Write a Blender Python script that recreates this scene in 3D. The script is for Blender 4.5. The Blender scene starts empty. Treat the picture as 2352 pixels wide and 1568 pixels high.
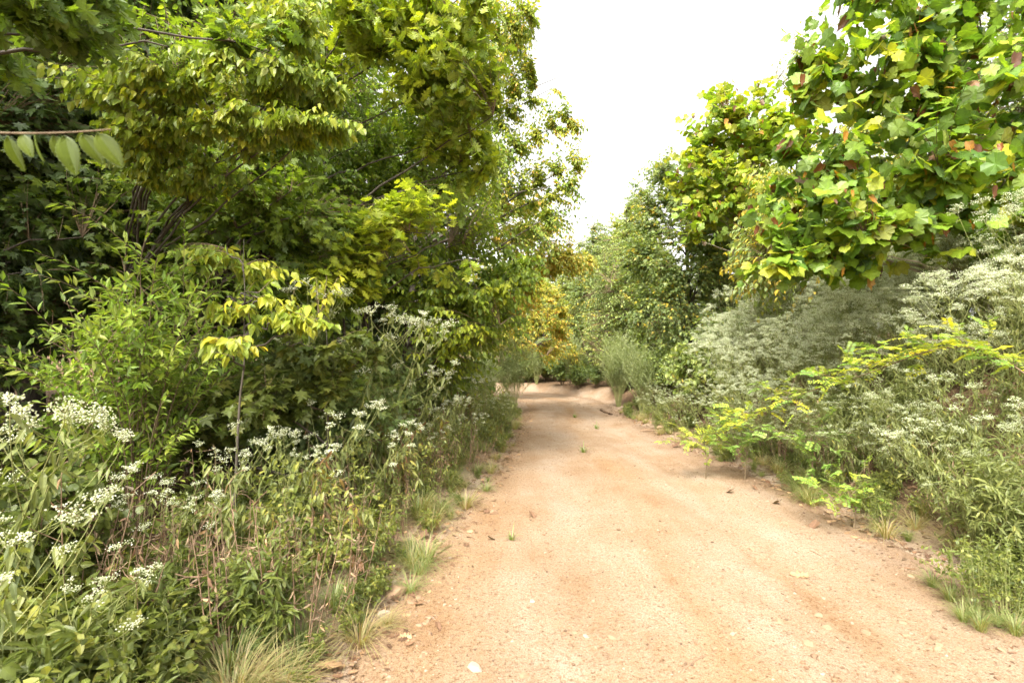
import bpy, math
import numpy as np
from mathutils import Vector

R = np.random.default_rng(11)
sc = bpy.context.scene
COL = sc.collection
rad = math.radians

# ------------------------------------------------------------------ camera
CAM = np.array([0.0, 0.0, 1.55])
FPX = 17.0 / 36.0 * 1024
PITCH = math.atan(20.4 / FPX)
cd = bpy.data.cameras.new("camera")
cam = bpy.data.objects.new("camera", cd)
COL.objects.link(cam)
cam.location = CAM
cam.rotation_euler = (math.pi / 2 + PITCH, 0, 0)
cd.lens = 17.0
cd.sensor_width = 36.0
cd.clip_start = 0.05
cd.clip_end = 500
cd.dof.use_dof = True
cd.dof.focus_distance = 5.5
cd.dof.aperture_fstop = 4.0
sc.camera = cam


def at(px, py, d):
    """the world point seen at (px, py) of the photo (2352 x 1568 grid) at forward distance d"""
    x = (px - 1176) * 1024 / 2352 / FPX
    y = (784 - py) * 1024 / 2352 / FPX
    c, s = math.cos(PITCH), math.sin(PITCH)
    fy, fz = c - y * s, s + y * c
    return np.array([x / fy * d, d, CAM[2] + fz / fy * d])


# ------------------------------------------------------------------ mesh helpers
def nrm(v):
    return v / np.maximum(np.linalg.norm(v, axis=-1, keepdims=True), 1e-9)


class MB:
    def __init__(s):
        s.v, s.f, s.t, s.l, s.n = [], [], [], [], 0

    def add(s, v, f, tone=0.5, lat=1.0, mat=0):
        v = np.asarray(v, float).reshape(-1, 3)
        f = np.asarray(f, int)
        s.v.append(v)
        s.t.append(np.broadcast_to(np.asarray(tone, float), (len(v),)))
        s.l.append(np.broadcast_to(np.asarray(lat, float), (len(v),)))
        s.f.append((f + s.n, mat))
        s.n += len(v)

    def leaves(s, tpl, pos, axis, normal, size, tone, mat=0, wide=None):
        if len(pos) == 0:
            return
        tv, tf, tl = tpl
        a = nrm(axis)
        n = normal - (normal * a).sum(-1, keepdims=True) * a
        n = nrm(n)
        l = np.cross(a, n)
        size = np.broadcast_to(np.asarray(size, float), (len(pos),))[:, None, None]
        w = 1.0 if wide is None else np.asarray(wide)[:, None, None]
        v = pos[:, None, :] + size * (w * tv[None, :, 0:1] * l[:, None, :] + tv[None, :, 1:2] * a[:, None, :] + tv[None, :, 2:3] * n[:, None, :])
        N, k = len(pos), len(tv)
        f = (tf[None] + (np.arange(N) * k)[:, None, None]).reshape(-1, tf.shape[1])
        s.add(v, f, np.repeat(np.broadcast_to(np.asarray(tone, float), (N,)), k), np.tile(tl, N), mat)

    def tubes(s, P, Rr, sides=4, tone=0.5, mat=0):
        """P (N,k,3), Rr (N,k)"""
        P = np.asarray(P, float)
        if P.ndim == 2:
            P = P[None]
        N, k, _ = P.shape
        Rr = np.broadcast_to(np.asarray(Rr, float), (N, k))
        T = nrm(np.gradient(P, axis=1))
        ref = np.where(np.abs(T[:, :1, 2:3]) > 0.8, np.array([1.0, 0.13, 0]), np.array([0.1, 0, 1.0]))
        u = nrm(np.cross(T, np.broadcast_to(ref, T.shape)))
        w = np.cross(T, u)
        an = np.arange(sides) * 2 * math.pi / sides
        v = P[:, :, None, :] + Rr[:, :, None, None] * (np.cos(an)[None, None, :, None] * u[:, :, None, :] + np.sin(an)[None, None, :, None] * w[:, :, None, :])
        i, j = np.meshgrid(np.arange(k - 1), np.arange(sides), indexing="ij")
        q = np.stack([i * sides + j, i * sides + (j + 1) % sides, (i + 1) * sides + (j + 1) % sides, (i + 1) * sides + j], -1).reshape(-1, 4)
        f = (q[None] + (np.arange(N) * k * sides)[:, None, None]).reshape(-1, 4)
        tone = np.asarray(tone, float)
        s.add(v, f, np.repeat(tone, k * sides) if tone.ndim else tone, 1.0, mat)

    def mesh(s, name, mats, smooth=False):
        me = bpy.data.meshes.new(name)
        V = np.concatenate(s.v)
        me.vertices.add(len(V))
        me.vertices.foreach_set("co", V.ravel())
        lt = np.concatenate([np.full(len(f), f.shape[1]) for f, m in s.f])
        lv = np.concatenate([f.ravel() for f, m in s.f])
        mi = np.concatenate([np.full(len(f), m) for f, m in s.f])
        me.loops.add(len(lv))
        me.polygons.add(len(lt))
        me.loops.foreach_set("vertex_index", lv.astype(np.int32))
        ls = np.zeros(len(lt), np.int32)
        ls[1:] = np.cumsum(lt)[:-1]
        me.polygons.foreach_set("loop_start", ls)
        me.polygons.foreach_set("loop_total", lt.astype(np.int32))
        me.polygons.foreach_set("material_index", mi.astype(np.int32))
        me.polygons.foreach_set("use_smooth", np.full(len(lt), smooth))
        for nm, arr in (("tone", s.t), ("lat", s.l)):
            at_ = me.attributes.new(nm, "FLOAT", "POINT")
            at_.data.foreach_set("value", np.concatenate(arr).astype(np.float32))
        for m in mats if isinstance(mats, (list, tuple)) else [mats]:
            me.materials.append(m)
        me.update(calc_edges=True)
        return me


def bez(A, B, C, k):
    t = np.linspace(0, 1, k)[None, :, None]
    return (1 - t) ** 2 * A[:, None] + 2 * t * (1 - t) * B[:, None] + t * t * C[:, None]


# ------------------------------------------------------------------ leaf templates (x across, y along, z up)
def tpl(v, f, lat):
    return np.array(v, float), np.array(f, int), np.array(lat, float)


def oval(w, wb=0.3, fold=0.07, sag=0.22, pet=0.1):
    """pointed oval leaf folded along its rib"""
    ys = [0, wb, 0.68, 1.0]
    ws = [0, w, w * 0.72, 0]
    z = lambda y: -sag * y * y
    v = [(0, 0, 0)]
    for i in (1, 2):
        v += [(-ws[i], ys[i], z(ys[i]) + fold), (0, ys[i], z(ys[i])), (ws[i], ys[i], z(ys[i]) + fold)]
    v.append((0, 1, z(1)))
    v = [(a, b + pet, c) for a, b, c in v]
    f = [(0, 2, 1), (0, 3, 2), (1, 2, 5), (1, 5, 4), (2, 3, 6), (2, 6, 5), (4, 5, 7), (5, 6, 7)]
    return tpl(v, f, [0, 1, 0, 1, 1, 0, 1, 0])


def fan(pts, cx=0.0, cy=0.45, cup=0.1, sag=0.15, pet=0.15, seed=1):
    rr = np.random.default_rng(seed)
    v = [(cx, cy + pet, 0)]
    for x, y in pts:
        r = math.hypot(x - cx, y - cy)
        v.append((x, y + pet, cup * r - sag * y * y + rr.uniform(-0.05, 0.05)))
    n = len(pts)
    f = [(0, 1 + i, 1 + (i + 1) % n) for i in range(n)]
    return tpl(v, f, [0.0] + [1.0] * n)


def sym(h):
    return h + [(-x, y) for x, y in h[::-1] if abs(x) > 1e-6]


ELM = oval(0.27)
SMALL = oval(0.3, sag=0.12)
LANCE = oval(0.13, wb=0.28, fold=0.03, sag=0.35)
PRIVET = oval(0.17, wb=0.4, fold=0.05, sag=0.1)
LEAFLET = oval(0.26, wb=0.4, fold=0.02, sag=0.05, pet=0.02)
SYC = fan(sym([(0, 0.04), (0.22, -0.06), (0.5, 0.1), (0.5, 0.27), (0.64, 0.46), (0.52, 0.53), (0.47, 0.7), (0.3, 0.7), (0.2, 0.83), (0, 1.0)]), cup=0.16, sag=0.2, seed=3)
OAK = fan(sym([(0, 0.0), (0.1, 0.06), (0.3, 0.1), (0.16, 0.26), (0.46, 0.34), (0.2, 0.46), (0.48, 0.64), (0.18, 0.7), (0.22, 0.9), (0, 1.0)]), cup=0.1, sag=0.15, seed=4)
MAPLE = fan(sym([(0, 0.05), (0.24, -0.06), (0.26, 0.1), (0.56, 0.26), (0.34, 0.36), (0.42, 0.62), (0.16, 0.52), (0, 1.0)]), cy=0.3, cup=0.1, sag=0.2, seed=5)
STAR = fan(sym([(0, 0.08), (0.34, 0.0), (0.2, 0.22), (0.52, 0.42), (0.2, 0.46), (0, 1.0)]), cy=0.3, cup=0.12, sag=0.2, seed=6)
ROUND = fan(sym([(0, 0.0), (0.28, 0.1), (0.42, 0.42), (0.3, 0.78), (0, 0.95)]), cup=0.12, sag=0.15, seed=7)
CURL = fan(sym([(0, 0.02), (0.2, 0.0), (0.3, 0.2), (0.26, 0.46), (0.3, 0.62), (0.12, 0.7), (0, 1.0)]), cup=0.9, sag=0.7, seed=8)
NEEDLE = tpl([(-0.5, 0, 0), (0.5, 0, 0), (0.35, 0.6, -0.05), (-0.35, 0.6, -0.05), (0, 1, -0.15)], [(0, 1, 2), (0, 2, 3), (3, 2, 4)], [1, 1, 1, 1, 1])
FLORET = tpl([(0.5, 0, 0.1), (-0.25, 0.43, 0.14), (-0.25, -0.43, 0.1), (0, 0, -0.5), (0.05, 0, 0.42)], [(0, 1, 4), (1, 2, 4), (2, 0, 4), (1, 0, 3), (2, 1, 3), (0, 2, 3)], [1, 1, 1, 1, 1])


def serrated(n=9, w=0.27):
    """large elm leaf: saw-toothed edge, rib and raised side veins, for the twig close to the lens"""
    ys = np.linspace(0, 1, n + 1)
    prof = lambda y: w * (np.sin(np.pi * y ** 0.72) ** 0.8)
    v, lat, f = [], [], []
    for i, y in enumerate(ys):
        z = -0.25 * y * y
        v.append((0, y, z)); lat.append(0)
        for s in (-1, 1):
            p = prof(y)
            v.append((s * p * 0.55, y + 0.02, z + 0.05)); lat.append(0.3)
            v.append((s * p, y + 0.045, z + 0.035)); lat.append(1)
    for i in range(n):
        a, b = i * 5, (i + 1) * 5
        for q in ((0, 1), (1, 2), (0, 3), (3, 4)):
            f += [(a + q[0], a + q[1], b + q[1]), (a + q[0], b + q[1], b + q[0])]
    for i in range(1, n):                       # teeth
        for s, o in ((-1, 2), (1, 4)):
            y = ys[i]
            p = prof(y) + 0.03
            v.append((s * p, y + 0.1, -0.25 * y * y + 0.02)); lat.append(1)
            f.append((i * 5 + o, (i + 1) * 5 + o, len(v) - 1))
    v = [(a, b + 0.08, c) for a, b, c in v]
    return tpl(v, f, lat)


BIGELM = serrated()

# ------------------------------------------------------------------ materials
def new_mat(name):
    m = bpy.data.materials.new(name)
    m.use_nodes = True
    nt = m.node_tree
    nt.nodes.clear()
    out = nt.nodes.new("ShaderNodeOutputMaterial")
    return m, nt, out


def ramp(nt, stops, const=False):
    r = nt.nodes.new("ShaderNodeValToRGB")
    e = r.color_ramp.elements
    while len(e) < len(stops):
        e.new(0.5)
    for k, (p, c) in enumerate(stops):
        e[k].position = p
        e[k].color = (*c, 1)
    return r


def attr(nt, name):
    a = nt.nodes.new("ShaderNodeAttribute")
    a.attribute_name = name
    return a.outputs["Fac"]


def math_(nt, op, a, b=None, clamp=False):
    n = nt.nodes.new("ShaderNodeMath")
    n.operation = op
    n.use_clamp = clamp
    for i, x in enumerate((a, b)):
        if x is None:
            continue
        if isinstance(x, (int, float)):
            n.inputs[i].default_value = x
        else:
            nt.links.new(x, n.inputs[i])
    return n.outputs[0]


def mixc(nt, fac, a, b, mode="MIX"):
    n = nt.nodes.new("ShaderNodeMix")
    n.data_type = "RGBA"
    n.blend_type = mode
    for sock, x in ((n.inputs[0], fac), (n.inputs[6], a), (n.inputs[7], b)):
        if isinstance(x, (int, float)):
            sock.default_value = x
        elif isinstance(x, tuple):
            sock.default_value = (*x, 1)
        else:
            nt.links.new(x, sock)
    return n.outputs[2]


def noise(nt, vec, scale, detail=4, rough=0.55):
    n = nt.nodes.new("ShaderNodeTexNoise")
    n.inputs["Scale"].default_value = scale
    n.inputs["Detail"].default_value = detail
    n.inputs["Roughness"].default_value = rough
    nt.links.new(vec, n.inputs["Vector"])
    return n.outputs["Fac"]


def leaf_mat(name, stops, trans=0.4, rough=0.42, tgain=1.3, spec=0.34, gain=1.2):
    m, nt, out = new_mat(name)
    c = ramp(nt, [(p, tuple(min(0.9, x * gain) for x in q)) for p, q in stops])
    nt.links.new(attr(nt, "tone"), c.inputs[0])
    geo = nt.nodes.new("ShaderNodeNewGeometry")
    mot = noise(nt, geo.outputs["Position"], 35, 2)
    mr = math_(nt, "MULTIPLY_ADD", mot, 0.7)
    mr.node.inputs[2].default_value = 0.65
    vein = math_(nt, "MULTIPLY_ADD", attr(nt, "lat"), -0.28)
    vein.node.inputs[2].default_value = 1.24
    g = math_(nt, "MULTIPLY", mr, vein)
    col = nt.nodes.new("ShaderNodeVectorMath")
    col.operation = "SCALE"
    nt.links.new(c.outputs[0], col.inputs[0])
    nt.links.new(g, col.inputs["Scale"])
    back = mixc(nt, geo.outputs["Backfacing"], col.outputs[0], mixc(nt, 0.28, col.outputs[0], (0.2, 0.24, 0.17)))
    p = nt.nodes.new("ShaderNodeBsdfPrincipled")
    p.inputs["Roughness"].default_value = rough
    p.inputs["Specular IOR Level"].default_value = spec
    nt.links.new(back, p.inputs["Base Color"])
    t = nt.nodes.new("ShaderNodeBsdfTranslucent")
    tc = mixc(nt, 1.0, col.outputs[0], (tgain, tgain * 1.05, tgain * 0.35), "MULTIPLY")
    nt.links.new(tc, t.inputs["Color"])
    mx = nt.nodes.new("ShaderNodeMixShader")
    mx.inputs[0].default_value = trans
    nt.links.new(p.outputs[0], mx.inputs[1])
    nt.links.new(t.outputs[0], mx.inputs[2])
    nt.links.new(mx.outputs[0], out.inputs[0])
    return m


def bark_mat(name, a, b, scale=18):
    m, nt, out = new_mat(name)
    tc = nt.nodes.new("ShaderNodeTexCoord")
    mp = nt.nodes.new("ShaderNodeMapping")
    mp.inputs["Scale"].default_value = (1, 1, 0.22)
    nt.links.new(tc.outputs["Object"], mp.inputs[0])
    n = noise(nt, mp.outputs[0], scale, 6, 0.65)
    c = ramp(nt, [(0.32, a), (0.68, b)])
    nt.links.new(n, c.inputs[0])
    p = nt.nodes.new("ShaderNodeBsdfPrincipled")
    p.inputs["Roughness"].default_value = 0.85
    nt.links.new(c.outputs[0], p.inputs["Base Color"])
    bu = nt.nodes.new("ShaderNodeBump")
    bu.inputs["Strength"].default_value = 0.6
    bu.inputs["Distance"].default_value = 0.02
    nt.links.new(n, bu.inputs["Height"])
    nt.links.new(bu.outputs[0], p.inputs["Normal"])
    nt.links.new(p.outputs[0], out.inputs[0])
    return m


M = {}
M["elm"] = leaf_mat("elm_leaf", [(0, (0.07, 0.125, 0.016)), (0.45, (0.17, 0.22, 0.024)), (0.8, (0.34, 0.32, 0.03)), (0.93, (0.5, 0.36, 0.03)), (1, (0.52, 0.2, 0.02))])
M["near"] = leaf_mat("serrated_elm_leaf", [(0, (0.06, 0.105, 0.012)), (1, (0.14, 0.17, 0.02))], 0.4, spec=0.15, gain=0.85)
M["oak"] = leaf_mat("oak_leaf", gain=1.3, stops= [(0, (0.07, 0.115, 0.018)), (0.5, (0.155, 0.21, 0.024)), (1, (0.33, 0.35, 0.03))], trans=0.45)
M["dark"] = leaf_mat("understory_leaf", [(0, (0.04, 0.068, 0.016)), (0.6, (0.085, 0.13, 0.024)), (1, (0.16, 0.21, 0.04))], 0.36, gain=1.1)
M["airy"] = leaf_mat("small_elm_leaf", [(0, (0.08, 0.15, 0.025)), (0.5, (0.2, 0.25, 0.035)), (0.85, (0.36, 0.34, 0.05)), (1, (0.48, 0.28, 0.06))], 0.42)
M["orange"] = leaf_mat("turning_leaf", [(0, (0.12, 0.18, 0.02)), (0.4, (0.27, 0.27, 0.04)), (0.75, (0.42, 0.31, 0.05)), (1, (0.45, 0.2, 0.03))], 0.42)
M["syc"] = leaf_mat("sycamore_leaf", [(0, (0.05, 0.11, 0.028)), (0.35, (0.11, 0.2, 0.024)), (0.68, (0.22, 0.31, 0.025)), (0.84, (0.36, 0.35, 0.03)), (0.885, (0.42, 0.2, 0.03)), (0.92, (0.24, 0.09, 0.03)), (1, (0.11, 0.055, 0.035))], 0.42, gain=1.05)
M["gum"] = leaf_mat("sweetgum_leaf", [(0, (0.075, 0.115, 0.042)), (0.6, (0.15, 0.2, 0.065)), (0.93, (0.25, 0.29, 0.075)), (1, (0.45, 0.34, 0.05))], 0.42)
M["far"] = leaf_mat("far_leaf", [(0, (0.09, 0.13, 0.04)), (0.6, (0.19, 0.235, 0.065)), (0.9, (0.3, 0.31, 0.075)), (1, (0.38, 0.27, 0.06))], 0.4)
M["herb"] = leaf_mat("boneset_leaf", [(0, (0.115, 0.145, 0.042)), (0.6, (0.215, 0.24, 0.075)), (0.85, (0.3, 0.31, 0.09)), (0.95, (0.4, 0.34, 0.06)), (1, (0.2, 0.11, 0.05))], 0.4, gain=0.88)
M["privet"] = leaf_mat("shrub_leaf", [(0, (0.09, 0.17, 0.022)), (0.6, (0.2, 0.3, 0.04)), (1, (0.34, 0.38, 0.07))], 0.42, gain=0.9)
M["forb"] = leaf_mat("forb_leaf", [(0, (0.08, 0.115, 0.026)), (0.6, (0.18, 0.215, 0.045)), (1, (0.36, 0.35, 0.075))], 0.42, gain=0.78)
M["locust"] = leaf_mat("locust_leaf", [(0, (0.07, 0.15, 0.04)), (0.5, (0.17, 0.26, 0.05)), (0.8, (0.42, 0.4, 0.04)), (1, (0.6, 0.45, 0.03))], 0.42)
M["fennel"] = leaf_mat("feathery_leaf", [(0, (0.14, 0.18, 0.075)), (0.6, (0.27, 0.31, 0.15)), (1, (0.45, 0.47, 0.3))], 0.4)
M["grass"] = leaf_mat("grass_blade", [(0, (0.08, 0.14, 0.025)), (0.5, (0.18, 0.23, 0.05)), (0.8, (0.3, 0.27, 0.09)), (1, (0.36, 0.25, 0.12))], 0.35)
M["dead"] = leaf_mat("dead_leaf", [(0, (0.09, 0.05, 0.03)), (0.5, (0.2, 0.11, 0.06)), (1, (0.38, 0.24, 0.13))], 0.12, 0.75, gain=1.0)
M["flower"] = leaf_mat("white_floret", [(0, (0.33, 0.4, 0.18)), (0.5, (0.6, 0.63, 0.43)), (1, (0.8, 0.79, 0.7))], 0.25, 0.7, gain=1.0)
M["bark"] = bark_mat("grey_bark", (0.035, 0.027, 0.02), (0.12, 0.1, 0.075))
M["pale"] = bark_mat("sycamore_bark", (0.16, 0.13, 0.09), (0.42, 0.37, 0.28), 9)
M["twig"] = bark_mat("twig_bark", (0.1, 0.065, 0.035), (0.22, 0.16, 0.09), 40)
M["stem"] = bark_mat("green_stem", (0.16, 0.2, 0.06), (0.3, 0.29, 0.1), 30)
M["dry"] = bark_mat("dry_stem_bark", (0.12, 0.07, 0.04), (0.3, 0.2, 0.12), 30)

# ------------------------------------------------------------------ terrain
CL = np.array([(1.1, -6, 2.1), (1.1, 0, 2.06), (1.15, 3, 2.03), (1.4, 4.9, 1.98), (1.55, 6.4, 1.86), (1.6, 10.1, 1.6), (1.9, 16.5, 1.45), (2.1, 19, 1.6), (1.2, 22.2, 1.75), (-1.1, 24.8, 1.75), (-4.5, 27, 1.8), (-10, 29.5, 1.8), (-20, 32, 1.8)])
_t = np.concatenate([[0], np.cumsum(np.linalg.norm(np.diff(CL[:, :2], axis=0), axis=1))])
_tt = np.linspace(0, _t[-1], 700)


def _smooth(a, k=25):
    p = np.pad(a, k, mode="reflect", reflect_type="odd")
    return np.convolve(p, np.ones(2 * k + 1) / (2 * k + 1), "valid")


CX, CY, CW = (_smooth(np.interp(_tt, _t, CL[:, i])) for i in range(3))
CT = nrm(np.stack([np.gradient(CX), np.gradient(CY)], -1))


def vnoise(x, y, s, seed=0):
    r = np.random.default_rng(seed)
    o = 0
    for k in range(7):
        a, p, f = r.uniform(0, 6.28), r.uniform(0, 6.28), s * r.uniform(0.6, 1.7)
        o = o + np.sin(f * (x * math.cos(a) + y * math.sin(a)) + p)
    return o / 7 ** 0.5 / 1.2


def road_coord(x, y):
    """signed offset across the road (+ right), half width there, index along the road"""
    x = np.atleast_1d(np.asarray(x, float)); y = np.atleast_1d(np.asarray(y, float))
    d = np.empty_like(x); ix = np.empty(len(x), int)
    for a in range(0, len(x), 4000):
        D = (x[a:a + 4000, None] - CX) ** 2 + (y[a:a + 4000, None] - CY) ** 2
        ix[a:a + 4000] = D.argmin(1)
    dx, dy = x - CX[ix], y - CY[ix]
    side = dx * CT[ix, 1] - dy * CT[ix, 0]
    d = np.hypot(dx, dy) * np.sign(side)
    return d, CW[ix], ix


def sstep(v, a, b):
    t = np.clip((v - a) / (b - a), 0, 1)
    return t * t * (3 - 2 * t)


def height(x, y, detail=True):
    x = np.atleast_1d(np.asarray(x, float)); y = np.atleast_1d(np.asarray(y, float))
    d, w, ix = road_coord(x, y)
    e = np.abs(d) - w
    far = sstep(y, 16, 21)
    right = (1 - far) * (0.06 * sstep(e, -0.1, 0.4) + 1.2 * sstep(e, 0.3, 2.2) + 0.75 * sstep(e, 1.2, 4.0) + 0.5 * sstep(e, 3.4, 9)) + far * (0.42 * sstep(e, 0, 0.7) + 0.05 * np.clip(e, 0, 60))
    left = 0.1 * sstep(e, -0.05, 0.5) + 0.2 * sstep(e, 0.4, 3) + 0.03 * np.clip(e - 2, 0, 30)
    h = np.where(d > 0, right, left)
    off = sstep(e, 0.1, 1.5)
    h = h + off * (0.05 * vnoise(x, y, 1.9, 1) + 0.09 * vnoise(x, y, 0.7, 2))
    if detail:
        inn = sstep(-e, -0.4, 0.3)
        u = d / w
        h = h + inn * (-0.022 * np.exp(-((u + 0.42) / 0.13) ** 2) - 0.022 * np.exp(-((u - 0.42) / 0.15) ** 2) + 0.014 * np.exp(-(u / 0.2) ** 2))
        h = h + inn * (0.007 * vnoise(x, y, 4.3, 3) + 0.003 * vnoise(x, y, 14, 4))
    return h


def hz(x, y):
    return float(height(x, y)[0])


def grid_mesh(name, X, Y, Z, mat, attrs=None, lat=1.0):
    ny, nx = X.shape
    b = MB()
    i, j = np.meshgrid(np.arange(ny - 1), np.arange(nx - 1), indexing="ij")
    q = np.stack([i * nx + j, i * nx + j + 1, (i + 1) * nx + j + 1, (i + 1) * nx + j], -1).reshape(-1, 4)
    b.add(np.stack([X, Y, Z], -1), q, attrs if attrs is not None else 0.5, lat)
    return b.mesh(name, mat, True)


def soil_nodes(nt):
    geo = nt.nodes.new("ShaderNodeNewGeometry")
    pos = geo.outputs["Position"]
    mp = nt.nodes.new("ShaderNodeMapping")
    mp.inputs["Scale"].default_value = (1.5, 0.3, 1)
    nt.links.new(pos, mp.inputs[0])
    streak = noise(nt, mp.outputs[0], 1.6, 5, 0.6)
    blot = noise(nt, pos, 1.1, 6, 0.6)
    fine = noise(nt, pos, 28, 6, 0.7)
    grit = noise(nt, pos, 140, 3, 0.7)
    a = math_(nt, "ADD", math_(nt, "MULTIPLY", streak, 0.42), math_(nt, "MULTIPLY", blot, 0.42))
    a = math_(nt, "ADD", a, math_(nt, "MULTIPLY", fine, 0.42))
    c = ramp(nt, [(0.44, (0.21, 0.122, 0.062)), (0.54, (0.29, 0.195, 0.118)), (0.65, (0.335, 0.248, 0.17)), (0.8, (0.38, 0.31, 0.24))])
    nt.links.new(a, c.inputs[0])
    g = ramp(nt, [(0.32, (0.4, 0.35, 0.3)), (0.44, (0.84, 0.81, 0.78)), (0.55, (1.0, 1.0, 1.0)), (0.72, (1.2, 1.2, 1.2))])
    nt.links.new(grit, g.inputs[0])
    col = mixc(nt, 1.0, c.outputs[0], g.outputs[0], "MULTIPLY")
    mid = noise(nt, pos, 52, 4, 0.75)
    g2 = ramp(nt, [(0.35, (0.42, 0.34, 0.28)), (0.43, (0.85, 0.82, 0.8)), (0.5, (1, 1, 1)), (0.6, (1, 1, 1)), (0.7, (1.16, 1.16, 1.18))])
    nt.links.new(mid, g2.inputs[0])
    col = mixc(nt, 0.9, col, g2.outputs[0], "MULTIPLY")
    hgt = math_(nt, "ADD", math_(nt, "MULTIPLY", fine, 1.0), math_(nt, "MULTIPLY", grit, 0.5))
    return geo, col, hgt, fine


def soil_mat(name, wild):
    m, nt, out = new_mat(name)
    geo, col, hgt, fine = soil_nodes(nt)
    if wild:
        lit = noise(nt, geo.outputs["Position"], 11, 5, 0.7)
        lc = ramp(nt, [(0.3, (0.06, 0.035, 0.02)), (0.5, (0.13, 0.08, 0.045)), (0.7, (0.24, 0.16, 0.09))])
        nt.links.new(lit, lc.inputs[0])
        w = math_(nt, "ADD", attr(nt, "tone"), math_(nt, "MULTIPLY", math_(nt, "SUBTRACT", lit, 0.5), 1.4))
        w = math_(nt, "MULTIPLY", math_(nt, "SUBTRACT", w, 0.3), 2.6, True)
        col = mixc(nt, w, col, lc.outputs[0])
    else:
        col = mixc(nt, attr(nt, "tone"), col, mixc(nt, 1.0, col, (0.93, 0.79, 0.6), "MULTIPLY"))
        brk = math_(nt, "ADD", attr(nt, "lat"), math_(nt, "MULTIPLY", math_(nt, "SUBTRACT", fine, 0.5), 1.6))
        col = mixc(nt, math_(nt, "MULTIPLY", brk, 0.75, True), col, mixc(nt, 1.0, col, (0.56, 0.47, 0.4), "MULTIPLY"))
    p = nt.nodes.new("ShaderNodeBsdfPrincipled")
    p.inputs["Roughness"].default_value = 0.92
    p.inputs["Specular IOR Level"].default_value = 0.15
    nt.links.new(col, p.inputs["Base Color"])
    bu = nt.nodes.new("ShaderNodeBump")
    bu.inputs["Strength"].default_value = 0.85
    bu.inputs["Distance"].default_value = 0.018
    nt.links.new(hgt, bu.inputs["Height"])
    nt.links.new(bu.outputs[0], p.inputs["Normal"])
    nt.links.new(p.outputs[0], out.inputs[0])
    return m


M["road"] = soil_mat("sandy_clay", False)
M["ground"] = soil_mat("soil_and_litter", True)


def link(name, me, kind=None, label=None, cat=None, group=None, parent=None):
    o = bpy.data.objects.new(name, me)
    COL.objects.link(o)
    if kind: o["kind"] = kind
    if label: o["label"] = label
    if cat: o["category"] = cat
    if group: o["group"] = group
    if parent: o.parent = parent
    return o


gx = np.concatenate([-np.geomspace(80, 8, 26)[:-1], np.linspace(-8, 9, 240), np.geomspace(9, 80, 26)[1:]])
gy = np.concatenate([np.linspace(-12, 0, 20)[:-1], np.linspace(0, 12, 190), np.geomspace(12, 120, 110)[1:]])
GX, GY = np.meshgrid(gx, gy)
dd, ww, _ = road_coord(GX.ravel(), GY.ravel())
ee = np.abs(dd) - ww
gz = height(GX.ravel(), GY.ravel()) - 0.035 * sstep(-ee, 0.0, 0.25)
wildness = sstep(ee + 0.18 * vnoise(GX.ravel(), GY.ravel(), 2.3, 9), 0.0, 0.9)
link("ground", grid_mesh("ground", GX, GY, gz.reshape(GX.shape), M["ground"], wildness), "structure", "leaf-littered forest floor and banks beside the dirt road", None)

ri = np.unique(np.concatenate([np.linspace(60, 699, 640)]).astype(int))
u = np.linspace(-1.04, 1.04, 130)
rs = np.linspace(0.08, 0.98, 900) * (len(CX) - 1)
rx, ry, rw = (np.interp(rs, np.arange(len(CX)), a) for a in (CX, CY, CW))
rt = nrm(np.stack([np.gradient(rx), np.gradient(ry)], -1))
XX = rx[:, None] + u[None] * rw[:, None] * rt[:, 1:2]
YY = ry[:, None] - u[None] * rw[:, None] * rt[:, 0:1]
jag = 0.05 * vnoise(XX, YY, 3.1, 6) + 0.03 * vnoise(XX, YY, 9, 7)
ZZ = height(XX.ravel(), YY.ravel()).reshape(XX.shape) + 0.006 - 0.06 * sstep(np.abs(u)[None] + jag, 0.93, 1.05)
UU = u[None] + 0 * XX
wv = 0.05 * vnoise(XX, YY, 0.8, 31)
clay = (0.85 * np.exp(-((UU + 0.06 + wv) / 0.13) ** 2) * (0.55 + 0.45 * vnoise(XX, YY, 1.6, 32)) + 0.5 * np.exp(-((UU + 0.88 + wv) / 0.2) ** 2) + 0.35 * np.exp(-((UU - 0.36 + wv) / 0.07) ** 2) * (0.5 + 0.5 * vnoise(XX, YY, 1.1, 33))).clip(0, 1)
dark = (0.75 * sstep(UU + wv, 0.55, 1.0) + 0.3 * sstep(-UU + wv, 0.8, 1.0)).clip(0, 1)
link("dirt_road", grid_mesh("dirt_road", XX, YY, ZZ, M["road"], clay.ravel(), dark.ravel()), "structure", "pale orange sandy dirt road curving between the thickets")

# ------------------------------------------------------------------ things
def thing(name, label, cat, loc, group=None, rot=(0, 0, 0), scale=1.0):
    o = bpy.data.objects.new(name, None)
    COL.objects.link(o)
    o.location = loc
    o.rotation_euler = rot
    o.scale = (scale,) * 3 if np.isscalar(scale) else scale
    o.empty_display_size = 0.1
    o["label"] = label
    o["category"] = cat
    if group: o["group"] = group
    return o


def place(parts, name, label, cat, loc, group=None, rot=(0, 0, 0), scale=1.0):
    """parts: [(part name, mesh, [sub-parts])]; every placement is an Empty with its own part objects"""
    t = thing(name, label, cat, loc, group, rot, scale)
    for p in parts:
        o = link(p[0], p[1], parent=t)
        for q in (p[2] if len(p) > 2 else ()):
            link(q[0], q[1], parent=o)
    return t


def rdir(n, r=R):
    return nrm(r.normal(size=(n, 3)))


def clumpf(p, scale, seed):
    r = np.random.default_rng(seed)
    o = 0
    for k in range(6):
        o = o + np.sin(p @ (nrm(r.normal(size=3)) * scale * r.uniform(0.7, 1.5)) + r.uniform(0, 6.28))
    return o / 6 ** 0.5


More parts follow.
